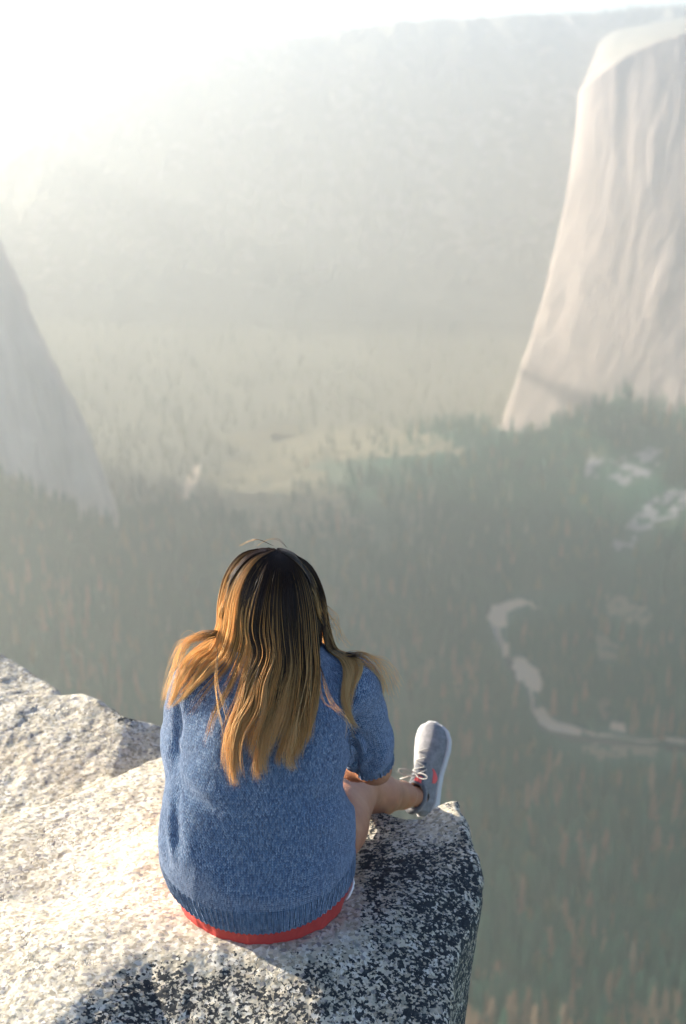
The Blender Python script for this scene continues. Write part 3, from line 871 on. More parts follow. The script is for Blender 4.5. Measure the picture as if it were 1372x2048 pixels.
def knit_mat():
    m, n, b = newmat('heather_blue_knit', 0.92, 0.15)
    kv = attr(n, 'knit', 'Vector'); sep = N(n, 'ShaderNodeSeparateXYZ'); n.links.new(kv, sep.inputs[0])
    co = objco(n)
    wob = N(n, 'ShaderNodeSeparateColor'); n.links.new(noise(n, co, 14, 3, 0.5, out='Color'), wob.inputs[0])
    u = mth(n, 'ADD', mth(n, 'MULTIPLY', sep.outputs[0], 1 / 0.0074), mth(n, 'MULTIPLY', wob.outputs[0], 1.6))
    v = mth(n, 'ADD', mth(n, 'MULTIPLY', sep.outputs[1], 1 / 0.0060), mth(n, 'MULTIPLY', wob.outputs[1], 1.6))
    fu = mth(n, 'ABSOLUTE', mth(n, 'SUBTRACT', mth(n, 'FRACT', u), 0.5))          # 0 in the middle of the wale, .5 at its edge
    vv = mth(n, 'ADD', v, mth(n, 'MULTIPLY', fu, 1.5))
    sv = mth(n, 'ABSOLUTE', mth(n, 'SUBTRACT', mth(n, 'FRACT', vv), 0.5))
    col_ = mth(n, 'SUBTRACT', 1.0, mth(n, 'POWER', mth(n, 'MULTIPLY', mth(n, 'ABSOLUTE', mth(n, 'SUBTRACT', fu, 0.25)), 4.0), 2.0))
    st = mth(n, 'MULTIPLY', col_, mth(n, 'SUBTRACT', 1.0, mth(n, 'POWER', mth(n, 'MULTIPLY', sv, 2.0), 2.0)))
    # heather: yarn colour changes stitch by stitch
    cell = N(n, 'ShaderNodeCombineXYZ'); n.links.new(mth(n, 'FLOOR', mth(n, 'MULTIPLY', u, 2)), cell.inputs[0]); n.links.new(mth(n, 'FLOOR', vv), cell.inputs[1])
    wn = N(n, 'ShaderNodeTexWhiteNoise'); n.links.new(cell.outputs[0], wn.inputs['Vector'])
    f = mth(n, 'ADD', mth(n, 'MULTIPLY', wn.outputs['Value'], 0.45), mth(n, 'MULTIPLY', noise(n, co, 260, 3, 0.75), 0.85))
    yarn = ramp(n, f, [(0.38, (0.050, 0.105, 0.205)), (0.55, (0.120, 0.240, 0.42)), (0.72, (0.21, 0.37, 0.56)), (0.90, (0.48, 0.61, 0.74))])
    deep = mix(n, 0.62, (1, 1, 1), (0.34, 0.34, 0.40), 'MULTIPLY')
    n.links.new(mix(n, ramp(n, st, [(0.0, 1.0), (0.65, 0.0)]), yarn, mix(n, 1.0, yarn, (0.26, 0.30, 0.40), 'MULTIPLY')), b.inputs['Base Color'])  # gaps between stitches darkened in the colour, as painted shade
    b.inputs['Sheen Weight'].default_value = 1.0; b.inputs['Sheen Roughness'].default_value = 0.4
    b.inputs['Sheen Tint'].default_value = (0.75, 0.78, 0.95, 1)
    # ribbed hem, cuffs and collar: third channel 1 inside the ribs
    rib = mth(n, 'MULTIPLY', sep.outputs[2], mth(n, 'ABSOLUTE', mth(n, 'SINE', mth(n, 'MULTIPLY', sep.outputs[0], math.pi / 0.0145))))
    h1 = bump(n, b, rib, 0.008, 0.9)
    h2 = bump(n, b, st, 0.0045, 1.0, h1)
    bump(n, b, noise(n, co, 520, 2, 0.7), 0.0012, 0.7, h2)
    return m
m_knit = knit_mat()
m_red = plain('red_shorts_cloth', (0.44, 0.05, 0.042), 0.55, 0.3)
m_white = plain('white_trim', (0.80, 0.78, 0.76), 0.6, 0.3)

PB = np.array([-0.19, 2.90, 0.0])
person = bpy.data.objects.new('person', None); C.objects.link(person); person.location = PB
person['label'] = 'person seated on the ledge seen from behind, blue knit sweater, red shorts, long ombre hair'
person['category'] = 'person'

# ---- body
B = Field((-0.62, 2.66, -0.40), (0.40, 3.82, 0.86), 0.005)
hipR, hipL = np.array([-0.085, 2.89, 0.105]), np.array([-0.295, 2.89, 0.105])
kneeR, kneeL = np.array([0.035, 3.31, 0.060]), np.array([-0.34, 3.34, 0.065])
heelR = at_y(850, 1614, 3.63); toeR = at_y(869, 1443, 3.76)
dR = (toeR - heelR) / np.linalg.norm(toeR - heelR); orgR = toeR - dR * 0.276
zR = np.array([-0.42, -0.76, 0.45]); zR -= dR * (zR @ dR); zR /= np.linalg.norm(zR)
ankR, ankL = orgR + dR * 0.050 + zR * 0.070, np.array([-0.36, 3.56, -0.30])
B.ell((-0.19, 2.87, 0.12), (0.185, 0.145, 0.115), 0.03)
B.chain([(-0.19, 2.88, 0.15), (-0.18, 2.92, 0.32), (-0.155, 2.975, 0.48)], [0.13, 0.115, 0.11], 0.05)
B.cone((-0.31, 2.985, 0.50), (0.0, 2.985, 0.50), 0.058, 0.058, 0.05)
for hp, kn, an in ((hipR, kneeR, ankR), (hipL, kneeL, ankL)):
    B.chain([hp, hp + (kn - hp) * .5, kn], [0.100, 0.083, 0.060], 0.03)
    calf = kn + (an - kn) * 0.33 + np.array([0, 0, -0.008])
    B.chain([kn, calf, kn + (an - kn) * 0.74, an, an - (zR if an is ankR else np.array([0, 0, 1.0])) * 0.035], [0.054, 0.058, 0.036, 0.0255, 0.020], 0.02)
    B.ell(kn + np.array([0, 0.015, 0.018]), (0.045, 0.045, 0.04), 0.03)
arms = {}
for s, sh, el, wr in ((1, (0.015, 2.985, 0.505), (0.078, 3.055, 0.262), (-0.07, 3.245, 0.195)),
                      (-1, (-0.325, 2.985, 0.505), (-0.385, 3.075, 0.275), (-0.245, 3.27, 0.195))):
    sh, el, wr = map(np.array, (sh, el, wr)); arms[s] = (sh, el, wr)
    B.chain([sh, sh + (el - sh) * .5, el], [0.046, 0.036, 0.035], 0.03)
    B.chain([el, el + (wr - el) * .3, wr], [0.038, 0.039, 0.024], 0.02)
    # hand resting on the thigh: palm, four fingers of unequal length, thumb from the side of the palm
    d = (wr - el); d[2] = 0; d /= np.linalg.norm(d); d = d * 0.6 + np.array([0, 0.8, 0]); d /= np.linalg.norm(d)
    sd_ = np.array([d[1], -d[0], 0.0]); dn = np.array([0, 0, -1.0])
    pc = wr + d * 0.045 + dn * 0.006
    rot = np.stack([sd_, d, np.array([0, 0, 1.0])], 1)
    B.ell(pc, (0.039, 0.052, 0.016), 0.012, rot=rot)
    for q, (off, L1) in enumerate(((-0.028, 0.068), (-0.009, 0.078), (0.010, 0.073), (0.028, 0.056))):
        a = wr + d * 0.083 + sd_ * off + dn * 0.006
        f1 = a + (d * .92 + dn * .25 + sd_ * off * 3) * L1 * .45; f2 = f1 + (d * .75 + dn * .62 + sd_ * off * 2) * L1 * .32; f3 = f2 + (d * .45 + dn * .85) * L1 * .25
        B.chain([a, f1, f2, f3], [0.0092, 0.0085, 0.0078, 0.0066], 0.004)
    th = -s
    a = wr + d * 0.03 + sd_ * th * 0.028 * (-1 if s > 0 else -1) * -1
    t1 = a + (d * .6 + sd_ * th * 0.8 + dn * .2) * 0.036; t2 = t1 + (d * .9 + sd_ * th * .25 + dn * .2) * 0.030
    B.chain([a, t1, t2], [0.0125, 0.0105, 0.0085], 0.006)
# neck and head, tipped a little forward
hc = np.array([-0.160, 3.045, 0.705]); tp_ = R(-14)
HR = np.array([[1, 0, 0], [0, math.cos(tp_), -math.sin(tp_)], [0, math.sin(tp_), math.cos(tp_)]])
def hp_(x, y, z): return hc + HR @ np.array([x, y, z])
B.chain([(-0.15, 2.99, 0.53), hp_(0, -0.03, -0.05)], [0.060, 0.052], 0.05)
B.ell(hp_(0, -0.012, 0.022), (0.074, 0.092, 0.088), 0.02, rot=HR)
B.ell(hp_(0, 0.030, -0.040), (0.056, 0.060, 0.072), 0.03, rot=HR)
B.ell(hp_(0, 0.066, -0.095), (0.024, 0.020, 0.018), 0.03, rot=HR)               # chin
B.chain([hp_(0, 0.085, 0.004), hp_(0, 0.108, -0.034)], [0.008, 0.011], 0.012)     # nose
for e in (-1, 1):
    B.ell(hp_(e * 0.009, 0.101, -0.038), (0.008, 0.009, 0.007), 0.006, rot=HR)
    B.ell(hp_(e * 0.031, 0.096, 0.004), (0.017, 0.013, 0.012), 0.010, 'cut', rot=HR)
    B.chain([hp_(e * 0.014, 0.086, 0.024), hp_(e * 0.045, 0.076, 0.024)], [0.007, 0.006], 0.012)
    B.ell(hp_(e * 0.045, 0.066, -0.032), (0.022, 0.018, 0.018), 0.02, rot=HR)
    B.ell(hp_(e * 0.077, 0.0, -0.015), (0.008, 0.019, 0.031), 0.006, rot=HR)
B.chain([hp_(-0.020, 0.083, -0.066), hp_(0, 0.091, -0.064), hp_(0.020, 0.083, -0.066)], [0.004, 0.007, 0.004], 0.006)
B.chain([hp_(-0.017, 0.082, -0.074), hp_(0, 0.089, -0.075), hp_(0.017, 0.082, -0.074)], [0.004, 0.007, 0.004], 0.006)
# the seat flattens where it meets the stone
sl, g = B.box((-0.62, 2.66, -0.40), (0.40, 3.20, 0.05)); B.D[sl] = np.maximum(B.D[sl], (0.004 - g[2]) + 0 * B.D[sl])
Vb, Fb = B.mesh(2)
part('body', Vb, Fb, m_skin, person, base=PB)
def uvs(c, r, nu=16, nv=10, M=np.eye(3)):
    V = [np.array(c) + M @ (np.array([math.sin(math.pi * j / nv) * math.cos(2 * math.pi * i / nu), math.sin(math.pi * j / nv) * math.sin(2 * math.pi * i / nu), math.cos(math.pi * j / nv)]) * r)
         for i in range(nu) for j in range(nv + 1)]
    return np.array(V), grid_faces(nu, nv + 1, True)
m_eye = plain('eye_white', (0.75, 0.72, 0.70), 0.2, 0.5); m_iris = plain('iris_brown', (0.06, 0.03, 0.015), 0.15, 0.5)
m_lip = plain('lips', (0.45, 0.15, 0.13), 0.4, 0.4)
for e in (-1, 1):
    v_, f_ = uvs(hp_(e * 0.031, 0.0835, 0.003), (0.0125, 0.0105, 0.0105), M=HR); o = part('eye', v_, f_, m_eye, person, base=PB)
    v_, f_ = uvs(hp_(e * 0.031, 0.0932, 0.002), (0.0052, 0.0012, 0.0052), M=HR); part('iris', v_, f_, m_iris, o, base=PB)

# ---- sweater
S = Field((-0.52, 2.62, -0.01), (0.24, 3.34, 0.70), 0.004)
TZ = np.array([0.00, 0.035, 0.08, 0.13, 0.19, 0.26, 0.33, 0.40, 0.46, 0.51, 0.55, 0.585, 0.615, 0.65])
TX = np.array([-.190, -.190, -.193, -.196, -.198, -.198, -.190, -.176, -.165, -.158, -.152, -.148, -.145, -.143])
TA = np.array([.200, .207, .217, .226, .229, .221, .205, .194, .192, .186, .160, .120, .085, .070])
TY = np.array([2.87, 2.872, 2.875, 2.88, 2.885, 2.895, 2.905, 2.925, 2.945, 2.965, 2.98, 2.995, 3.005, 3.01])
TB = np.array([.165, .172, .178, .180, .176, .165, .155, .150, .146, .136, .118, .100, .085, .075])
def torso(x, y, z, off=0.0):
    zz = np.clip(z, 0, 0.65).ravel()
    def I(t):
        k = np.ones(9) / 9; zs = np.linspace(0, .65, 131); v = np.convolve(np.pad(np.interp(zs, TZ, t), 4, 'edge'), k, 'valid')
        return np.interp(zz, zs, v).reshape(1, 1, -1).astype(np.float32)
    xc, a, yc, b = I(TX), I(TA) + off, I(TY), I(TB) + off
    p = (1.75 + 0.6 * np.clip((zz - 0.02) / 0.16, 0, 1)).reshape(1, 1, -1).astype(np.float32)
    r = ((np.abs(x - xc) / a) ** p + (np.abs(y - yc) / b) ** p) ** (1 / p)
    return (r - 1) * np.minimum(a, b) * 0.93
S.add(lambda x, y, z: np.maximum(torso(x, y, z), z - 0.640), (-0.46, 2.66, -0.02), (0.10, 3.12, 0.66), 0.004)
for s in (1, -1):
    sh, el, wr = arms[s]; up = sh + np.array([0, 0, 0.010]); ax = (el - sh) / np.linalg.norm(el - sh)
    cut_ = sh + (el - sh) * 0.96
    S.chain([up + np.array([-s * 0.06, 0, 0.022]), up, sh + (el - sh) * .3, sh + (el - sh) * .62, cut_], [0.056, 0.066, 0.062, 0.061, 0.052], 0.035)
    # the sleeve ends in a straight opening and is hollow there
    S.add(lambda x, y, z: np.maximum(-((x - cut_[0]) * ax[0] + (y - cut_[1]) * ax[1] + (z - cut_[2]) * ax[2]),
                                     np.sqrt((x - cut_[0]) ** 2 + (y - cut_[1]) ** 2 + (z - cut_[2]) ** 2) - 0.085), cut_ - 0.09, cut_ + 0.09, 0.006, 'cut')
    S.cone(cut_ - ax * 0.035, cut_ + ax * 0.03, 0.041, 0.045, 0.004, 'cut')
S.chain([(-0.345, 2.965, 0.46), (-0.345, 2.965, 0.36), (-0.350, 2.95, 0.28)], [0.058, 0.060, 0.045], 0.05)
# crew collar
for k in range(24):
    a0, a1 = 2 * math.pi * k / 24, 2 * math.pi * (k + 1) / 24
    q = lambda a: np.array([-0.146 + 0.074 * math.cos(a), 3.005 + 0.068 * math.sin(a), 0.612 - 0.022 * math.sin(a)])
    S.cone(q(a0), q(a1), 0.010, 0.010, 0.010)
S.cone((-0.146, 3.02, 0.59), (-0.15, 3.03, 0.72), 0.058, 0.064, 0.006, 'cut')
# hem: cut level, hollow below so that the shorts show
hem = 0.043
sl, g = S.box((-0.52, 2.62, -0.01), (0.24, 3.34, 0.12))
hemf = lambda X_: hem - 0.004 + 0.036 * np.minimum(1.2, np.abs((X_ + 0.19) / 0.2)) ** 3 + 0.02 * (X_ + 0.19)
S.D[sl] = np.maximum(S.D[sl], hemf(g[0]) - g[2] + 0 * S.D[sl])
inner = torso(*g, off=-0.007); S.D[sl] = np.maximum(S.D[sl], -np.maximum(inner, g[2] - 0.10))
# soft folds
sl, g = S.box((-0.52, 2.62, -0.01), (0.24, 3.34, 0.70))
def cosf(x, y, z):
    gx_, gy_, gz_ = np.broadcast_arrays(x, y, z)
    pts = np.column_stack([gx_.ravel(), gy_.ravel(), gz_.ravel()])
    return pts
Vs, Fs_ = S.mesh(1)
nrm = S.normal(Vs, 0.006)
pp = proj(Vs)
def crease(path, wdt, depth, back=3.06):
    """push the cloth in (depth > 0) or out along a line drawn on the back of the sweater"""
    path = np.array(path, float); best = np.full(len(Vs), 1e9); tt = np.zeros(len(Vs)); L = len(path) - 1
    for i in range(L):
        a, b_ = path[i], path[i + 1]; ab = b_ - a; t = np.clip(((pp - a) @ ab) / (ab @ ab), 0, 1)
        d = np.linalg.norm(pp - a - t[:, None] * ab, axis=1); mm = d < best; best[mm] = d[mm]; tt[mm] = ((i + t) / L)[mm]
    k = np.exp(-(best / wdt) ** 2) * np.sin(np.clip(tt * 0.9 + 0.05, 0, 1) * math.pi) ** 0.6 * (Vs[:, 1] < back)
    return -(k * depth * 1.3)[:, None] * nrm
disp = 0.0055 * fbm(Vs * np.array([7, 7, 4.5]), 3)[:, None] * nrm * np.clip((Vs[:, 2] - hem) / 0.06, 0.15, 1)[:, None]
for pth, wd, dp in [
    ([(716, 1440), (708, 1480), (716, 1515), (700, 1560), (704, 1600)], 9, 0.020),
    ([(700, 1462), (728, 1478), (738, 1505), (722, 1530)], 7, 0.011),
    ([(735, 1470), (752, 1500), (744, 1530), (716, 1548)], 7, 0.009),
    ([(722, 1482), (730, 1498), (722, 1514)], 7, -0.008),
    ([(757, 1468), (770, 1500), (762, 1535), (735, 1556)], 8, -0.006),
    ([(690, 1590), (640, 1600), (585, 1590)], 22, 0.006),
    ([(700, 1625), (660, 1650), (600, 1655)], 20, -0.005),
    ([(704, 1700), (650, 1715), (560, 1720)], 22, 0.004),
    ([(330, 1610), (326, 1670), (336, 1730)], 7, 0.006),
    ([(343, 1590), (340, 1650), (350, 1720)], 6, -0.006),
    ([(356, 1560), (351, 1620), (362, 1700)], 8, 0.006),
    ([(350, 1540), (375, 1590), (430, 1625)], 14, 0.007),
    ([(372, 1545), (410, 1580), (470, 1600)], 16, -0.005),
    ([(352, 1400), (356, 1450), (348, 1500), (352, 1545)], 9, 0.010),
    ([(346, 1500), (372, 1520), (400, 1515)], 10, 0.006),
    ([(350, 1690), (400, 1730), (470, 1755)], 24, -0.006),
    ([(690, 1330), (702, 1380), (706, 1440)], 10, 0.006),
    ([(400, 1760), (470, 1790), (560, 1800), (650, 1780)], 16, -0.005)]:
    disp = disp + crease(pth, wd, dp)
# knit coordinates: around and along the torso or the sleeve, whichever is nearer
xc = np.interp(Vs[:, 2], TZ, TX); yc = np.interp(Vs[:, 2], TZ, TY)
ang = np.arctan2(Vs[:, 0] - xc, -(Vs[:, 1] - yc))
kn = np.column_stack([ang * 0.205, Vs[:, 2] * 1.06, np.zeros(len(Vs))])
hemz = hemf(Vs[:, 0])
ribm = np.clip((hemz + 0.060 - Vs[:, 2]) / 0.004, 0, 1)
for s in (1, -1):
    sh, el, wr = arms[s]; ax = (el - sh) / np.linalg.norm(el - sh); L = np.linalg.norm(el - sh)
    rel = Vs - sh; t = rel @ ax; rad = rel - t[:, None] * ax
    e1 = np.cross(ax, [0, 1, 0]); e1 /= np.linalg.norm(e1); e2 = np.cross(ax, e1)
    on = (np.linalg.norm(rad, axis=1) < 0.078) & (t > 0.015) & (s * (Vs[:, 0] - (-0.155)) > 0.155)
    a_ = np.arctan2(rad @ e1, rad @ -np.array([0, 1, 0]) * 1.0)
    kn[on] = np.column_stack([a_ * 0.06 + 3, -t, np.zeros(len(Vs))])[on]
    ribm = np.where(on, np.clip((t - (L * 0.96 - 0.030)) / 0.004, 0, 1), ribm)
col_d = np.sqrt(((Vs[:, 0] + 0.146) / 0.088) ** 2 + ((Vs[:, 1] - 3.005) / 0.082) ** 2)
ribm = np.maximum(ribm, ((col_d < 1.05) & (Vs[:, 2] > 0.57)) * 1.0)
kn[:, 2] = ribm
disp = disp + (ribm * 0.0018 * np.cos(kn[:, 0] * 2 * math.pi / 0.0145))[:, None] * nrm
Vs = Vs + disp
sweater = part('sweater', Vs, Fs_, m_knit, person, base=PB, attrs={'knit': ('FLOAT_VECTOR', kn)})

# ---- shorts
H = Field((-0.48, 2.62, -0.03), (0.14, 3.22, 0.22), 0.004)
H.add(lambda x, y, z: np.maximum(torso(x, y, np.clip(z + 0.0, 0, 1), off=-0.012), z - 0.15), (-0.46, 2.66, -0.03), (0.08, 3.10, 0.16), 0.02)
for hp, kn_ in ((hipR, kneeR), (hipL, kneeL)):
    H.cone(hp, hp + (kn_ - hp) * 0.22, 0.104, 0.098, 0.03)
    dd_ = (kn_ - hp) / np.linalg.norm(kn_ - hp); c_ = hp + (kn_ - hp) * 0.22
    H.add(lambda x, y, z: np.maximum(-((x - c_[0]) * dd_[0] + (y - c_[1]) * dd_[1] + (z - c_[2]) * dd_[2]),
                                     np.sqrt((x - c_[0]) ** 2 + (y - c_[1]) ** 2 + (z - c_[2]) ** 2) - 0.14), c_ - .14, c_ + .14, 0.006, 'cut')
# visible skin of the outer thigh beside the hip: the leg opening rides up
H.ell((0.075, 2.99, 0.10), (0.055, 0.15, 0.12), 0.01, 'cut')
sl, g = H.box((-0.5, 2.6, -0.03), (0.14, 3.22, 0.06)); H.D[sl] = np.maximum(H.D[sl], 0.0 - g[2] + 0 * H.D[sl])
Vh, Fh = H.mesh(2)
Vh = Vh + 0.004 * fbm(Vh * np.array([30, 14, 14]), 3)[:, None] * H.normal(Vh, 0.006)
shorts = part('shorts', Vh, Fh, m_red, person, base=PB)
tr = np.array([at_y(px, py, Y_) for px, py, Y_ in [(705, 1752, 2.90), (707, 1765, 2.885), (704, 1778, 2.87), (698, 1792, 2.855), (692, 1800, 2.85)]])
v_, f_ = tube(tr, [.002, .0032, .0036, .003, .002], 8); part('piping', v_, f_, m_white, shorts, base=PB)

# ---- shoes
def shoe_mat():
    m, n, b = newmat('grey_mesh_shoe', 0.8, 0.2)
    co = objco(n)
    v = N(n, 'ShaderNodeTexVoronoi', Scale=420.0); n.links.new(co, v.inputs['Vector'])
    c = ramp(n, noise(n, co, 60, 4, 0.7), [(0.35, (0.20, 0.195, 0.195)), (0.7, (0.31, 0.30, 0.295))])
    n.links.new(c, b.inputs['Base Color']); bump(n, b, v.outputs['Distance'], 0.001, 0.8)
    return m
m_shoe = shoe_mat()
m_shoed = plain('grey_knit_collar', (0.13, 0.135, 0.145), 0.9, 0.1)
m_lace = plain('grey_lace', (0.42, 0.40, 0.36), 0.85, 0.1)
m_sole = plain('white_foam_sole', (0.58, 0.55, 0.53), 0.6, 0.3)
m_coral = plain('coral_accent', (0.85, 0.13, 0.12), 0.6, 0.2)
m_lining = plain('shoe_lining', (0.035, 0.035, 0.04), 0.95, 0.1)
SY = np.array([0, .015, .04, .08, .12, .16, .195, .225, .25, .264, .272])
SW = np.array([.012, .026, .034, .036, .039, .046, .051, .0515, .044, .031, .012])      # half width
SC = np.array([.0, .0, .0, -.001, -.001, .001, .003, .003, .001, -.002, -.003])         # centre line, curving in
ST = np.array([.03, .066, .076, .078, .076, .068, .055, .047, .039, .031, .018])        # upper height
def build_shoe(mirror, origin, yax, zhint):
    yax = np.array(yax, float); yax /= np.linalg.norm(yax)
    zax = np.array(zhint, float); zax -= yax * (zax @ yax); zax /= np.linalg.norm(zax)
    xax = np.cross(yax, zax) * mirror
    W_ = lambda P: np.array(origin) + P[:, :1] * xax + P[:, 1:2] * yax + P[:, 2:3] * zax
    fl = (lambda F: F[:, ::-1]) if mirror < 0 else (lambda F: F)
    U = Field((-0.07, -0.02, -0.01), (0.07, 0.29, 0.12), 0.0025)
    def up(x, y, z):
        yy = np.clip(y, 0, .272); a = np.interp(yy, SY, SW) - .001; c_ = np.interp(yy, SY, SC); t = np.interp(yy, SY, ST)
        lean = 1 - 0.30 * np.clip(z / t, 0, 1)
        r = ((np.abs(x - c_) / (a * lean)) ** 2.6 + (np.clip(z, 0, 1) / t) ** 2.6) ** (1 / 2.6)
        return np.maximum((r - 1) * a * 0.8, np.maximum(-z, np.maximum(-y, y - 0.272)))
    U.add(up, (-.06, 0, 0), (.06, .272, .09), 0.003)
    # collar padding round the ankle opening, then the opening
    cen = np.array([0, .052, .072])
    for k in range(20):
        q = lambda a: cen + np.array([.027 * math.cos(a), .043 * math.sin(a), .008 - 0.006 * math.sin(a) + .010 * abs(math.sin(a)) ** 3])
        U.cone(q(2 * math.pi * k / 20), q(2 * math.pi * (k + 1) / 20), .0075, .0075, .008)
    U.chain([(0, .060, .020), (0, .052, .060), (0, .048, .12)], [.024, .024, .032], .004, 'cut')
    U.ell((0, .052, .075), (.022, .036, .045), .004, 'cut')
    Vu, Fu = U.mesh(2)
    root = part('shoe', W_(Vu), fl(Fu), m_shoe, person, base=PB)
    ck = [cen + np.array([.0285 * math.cos(a), .0445 * math.sin(a), .0125 - 0.006 * math.sin(a) + .010 * abs(math.sin(a)) ** 3]) for a in np.linspace(0, 2 * math.pi, 33)]
    v_, f_ = tube(ck, np.full(33, .0062), 8, False); part('collar', W_(v_), f_, m_shoed, root, base=PB)
    # sole: outline a little wider than the upper, thicker at the heel, toe spring
    K = Field((-0.08, -0.03, -0.05), (0.08, 0.30, 0.03), 0.0025)
    def so(x, y, z):
        yy = np.clip(y, 0, .272); a = np.interp(yy, SY, SW) + .0035; c_ = np.interp(yy, SY, SC)
        top = 0.010 + 0.004 * np.clip((0.06 - y) / .06, 0, 1); bot = np.interp(y, [-.01, .02, .10, .20, .28], [-.012, -.022, -.019, -.013, -.002])
        d = np.maximum(np.abs(x - c_) - a, np.maximum(-y - .004, y - .276))
        return np.maximum(d, np.maximum(z - top, bot - z)) 
    K.add(so, (-.06, -.01, -.03), (.06, .28, .02), 0.002)
    Vk, Fk = K.mesh(3); part('sole', W_(Vk), fl(Fk), m_sole, root, base=PB)
    # tongue with a coral patch
    g = np.linspace(0, 1, 14); hgrid = np.linspace(-1, 1, 11)
    def tongue(s_, w_):
        y = .150 - s_ * .062; zc = np.interp(y, SY, ST) + .004 + s_ ** 2 * .020
        return np.array([w_ * (.016 + .005 * s_), y - .008 * w_ * w_ * s_, zc - .007 * w_ * w_])
    def slab(fn, th, mat, name, par, n1=14, n2=11, gg=(0, 1), hh=(-1, 1)):
        a_ = np.linspace(gg[0], gg[1], n1); b_ = np.linspace(hh[0], hh[1], n2)
        T = np.array([fn(i, j) for i in a_ for j in b_]); Bm = T - np.array([0, 0, th])
        V = np.concatenate([T, Bm]); f = grid_faces(n1, n2); nn_ = n1 * n2
        Fq = [f, f[:, ::-1] + nn_]
        edge = [i * n2 for i in range(n1)] + [(n1 - 1) * n2 + j for j in range(1, n2)] + [i * n2 + n2 - 1 for i in range(n1 - 2, -1, -1)] + [j for j in range(n2 - 2, 0, -1)]
        e2 = np.roll(edge, -1); Fq.append(np.stack([edge, np.array(edge) + nn_, e2 + nn_, e2], 1))
        return part(name, W_(V), np.concatenate(Fq), mat, par, base=PB)
    tg = slab(tongue, .005, m_shoed, 'tongue', root)
    slab(lambda s_, w_: tongue(s_, w_) + np.array([0, 0, .0018]), .003, m_coral, 'patch', tg, 8, 7, (.62, .9), (-.10, .85))
    # laces
    def topz(x, y): 
        t = np.interp(y, SY, ST); a = np.interp(y, SY, SW)
        return t * (1 - min(1, abs(x) / a) ** 2.6) ** (1 / 2.6)
    Vl, Fl, o_ = [], [[], []], 0
    def addtube(path, r):
        nonlocal o_
        v, f = tube(path, r, 6); Vl.append(v); Fl[0].append(f[0] + o_); Fl[1].append(f[1] + o_); o_ += len(v)
    for k in range(6):
        y = .118 + k * .0135; hw = .019 - k * .0008
        xs = np.linspace(-hw, hw, 9)
        addtube([(x, y + .006 * x / hw * (1 if k % 2 else -1), topz(x, y) + .0042 + .002 * (1 - (x / hw) ** 2)) for x in xs], np.full(9, .0021))
    kz = topz(0, .112) + .012
    def loop(c0, tip, wid, r=.0018):
        c0 = np.array(c0); tip = np.array(tip); ax_ = tip - c0; sd2 = np.cross(ax_, [0, 0, 1]); sd2 = sd2 / np.linalg.norm(sd2) * wid
        t = np.linspace(0, math.pi * 2, 22)
        pts = [c0 + ax_ * (0.5 - 0.5 * math.cos(a)) + sd2 * math.sin(a) + np.array([0, 0, .012 * math.sin(a / 2)]) for a in t]
        addtube(pts, np.full(22, r))
    loop((0, .112, kz), (-.048, .118, kz + .012), .008)
    loop((0, .112, kz), (.040, .106, kz + .004), .007)
    addtube([(0, .112, kz), (-.014, .108, kz + .008), (-.034, .100, kz + .007), (-.052, .096, kz - .004)], [.0018] * 4)
    addtube([(0, .112, kz), (.014, .120, kz + .003), (.028, .130, kz - .004)], [.0018] * 3)
    v, f = uvs((0, .112, kz), (.0055, .0045, .004), 10, 6); Vl.append(v); Fl[0].append(f + o_); o_ += len(v)
    Vl = np.concatenate(Vl); part('laces', W_(Vl), [np.concatenate(Fl[0]), np.concatenate(Fl[1])], m_lace, root, base=PB)
    # coral swoosh-like mark on the outer side, and a small one at the heel
    def side_pt(y, z, off):
        a = np.interp(y, SY, SW) - .001; c_ = np.interp(y, SY, SC); t = np.interp(y, SY, ST); zz = min(z / t, .999)
        return np.array([c_ + a * (1 - .30 * zz) * (1 - zz ** 2.6) ** (1 / 2.6) + off, y, z])
    def mark(s_, w_):   # s along, w across: thick hook that tapers to a tail
        y = .096 + s_ * .040; mid_ = .030 + .016 * s_ - .020 * (1 - s_) * s_ * 2; wd = .012 * (1 - abs(s_ - .35) * 1.25) 
        return side_pt(y, mid_ + w_ * max(wd, .001), .0016)
    a_ = np.linspace(0, 1, 14); b_ = np.linspace(-1, 1, 7)
    T = np.array([mark(i, j) for i in a_ for j in b_]); Bm = T - np.array([.004, 0, 0]); V = np.concatenate([T, Bm]); f = grid_faces(14, 7); nn_ = len(T)
    edge = [i * 7 for i in range(14)] + [13 * 7 + j for j in range(1, 7)] + [i * 7 + 6 for i in range(12, -1, -1)] + [j for j in range(5, 0, -1)]
    e2 = np.roll(edge, -1)
    part('side_mark', W_(V), fl(np.concatenate([f, f[:, ::-1] + nn_, np.stack([edge, np.array(edge) + nn_, e2 + nn_, e2], 1)])), m_coral, root, base=PB)
build_shoe(1, orgR, dR, zR)
build_shoe(-1, ankL + np.array([0, -0.03, -0.085]), (-0.05, 0.95, 0.10), (0, -0.1, 1))

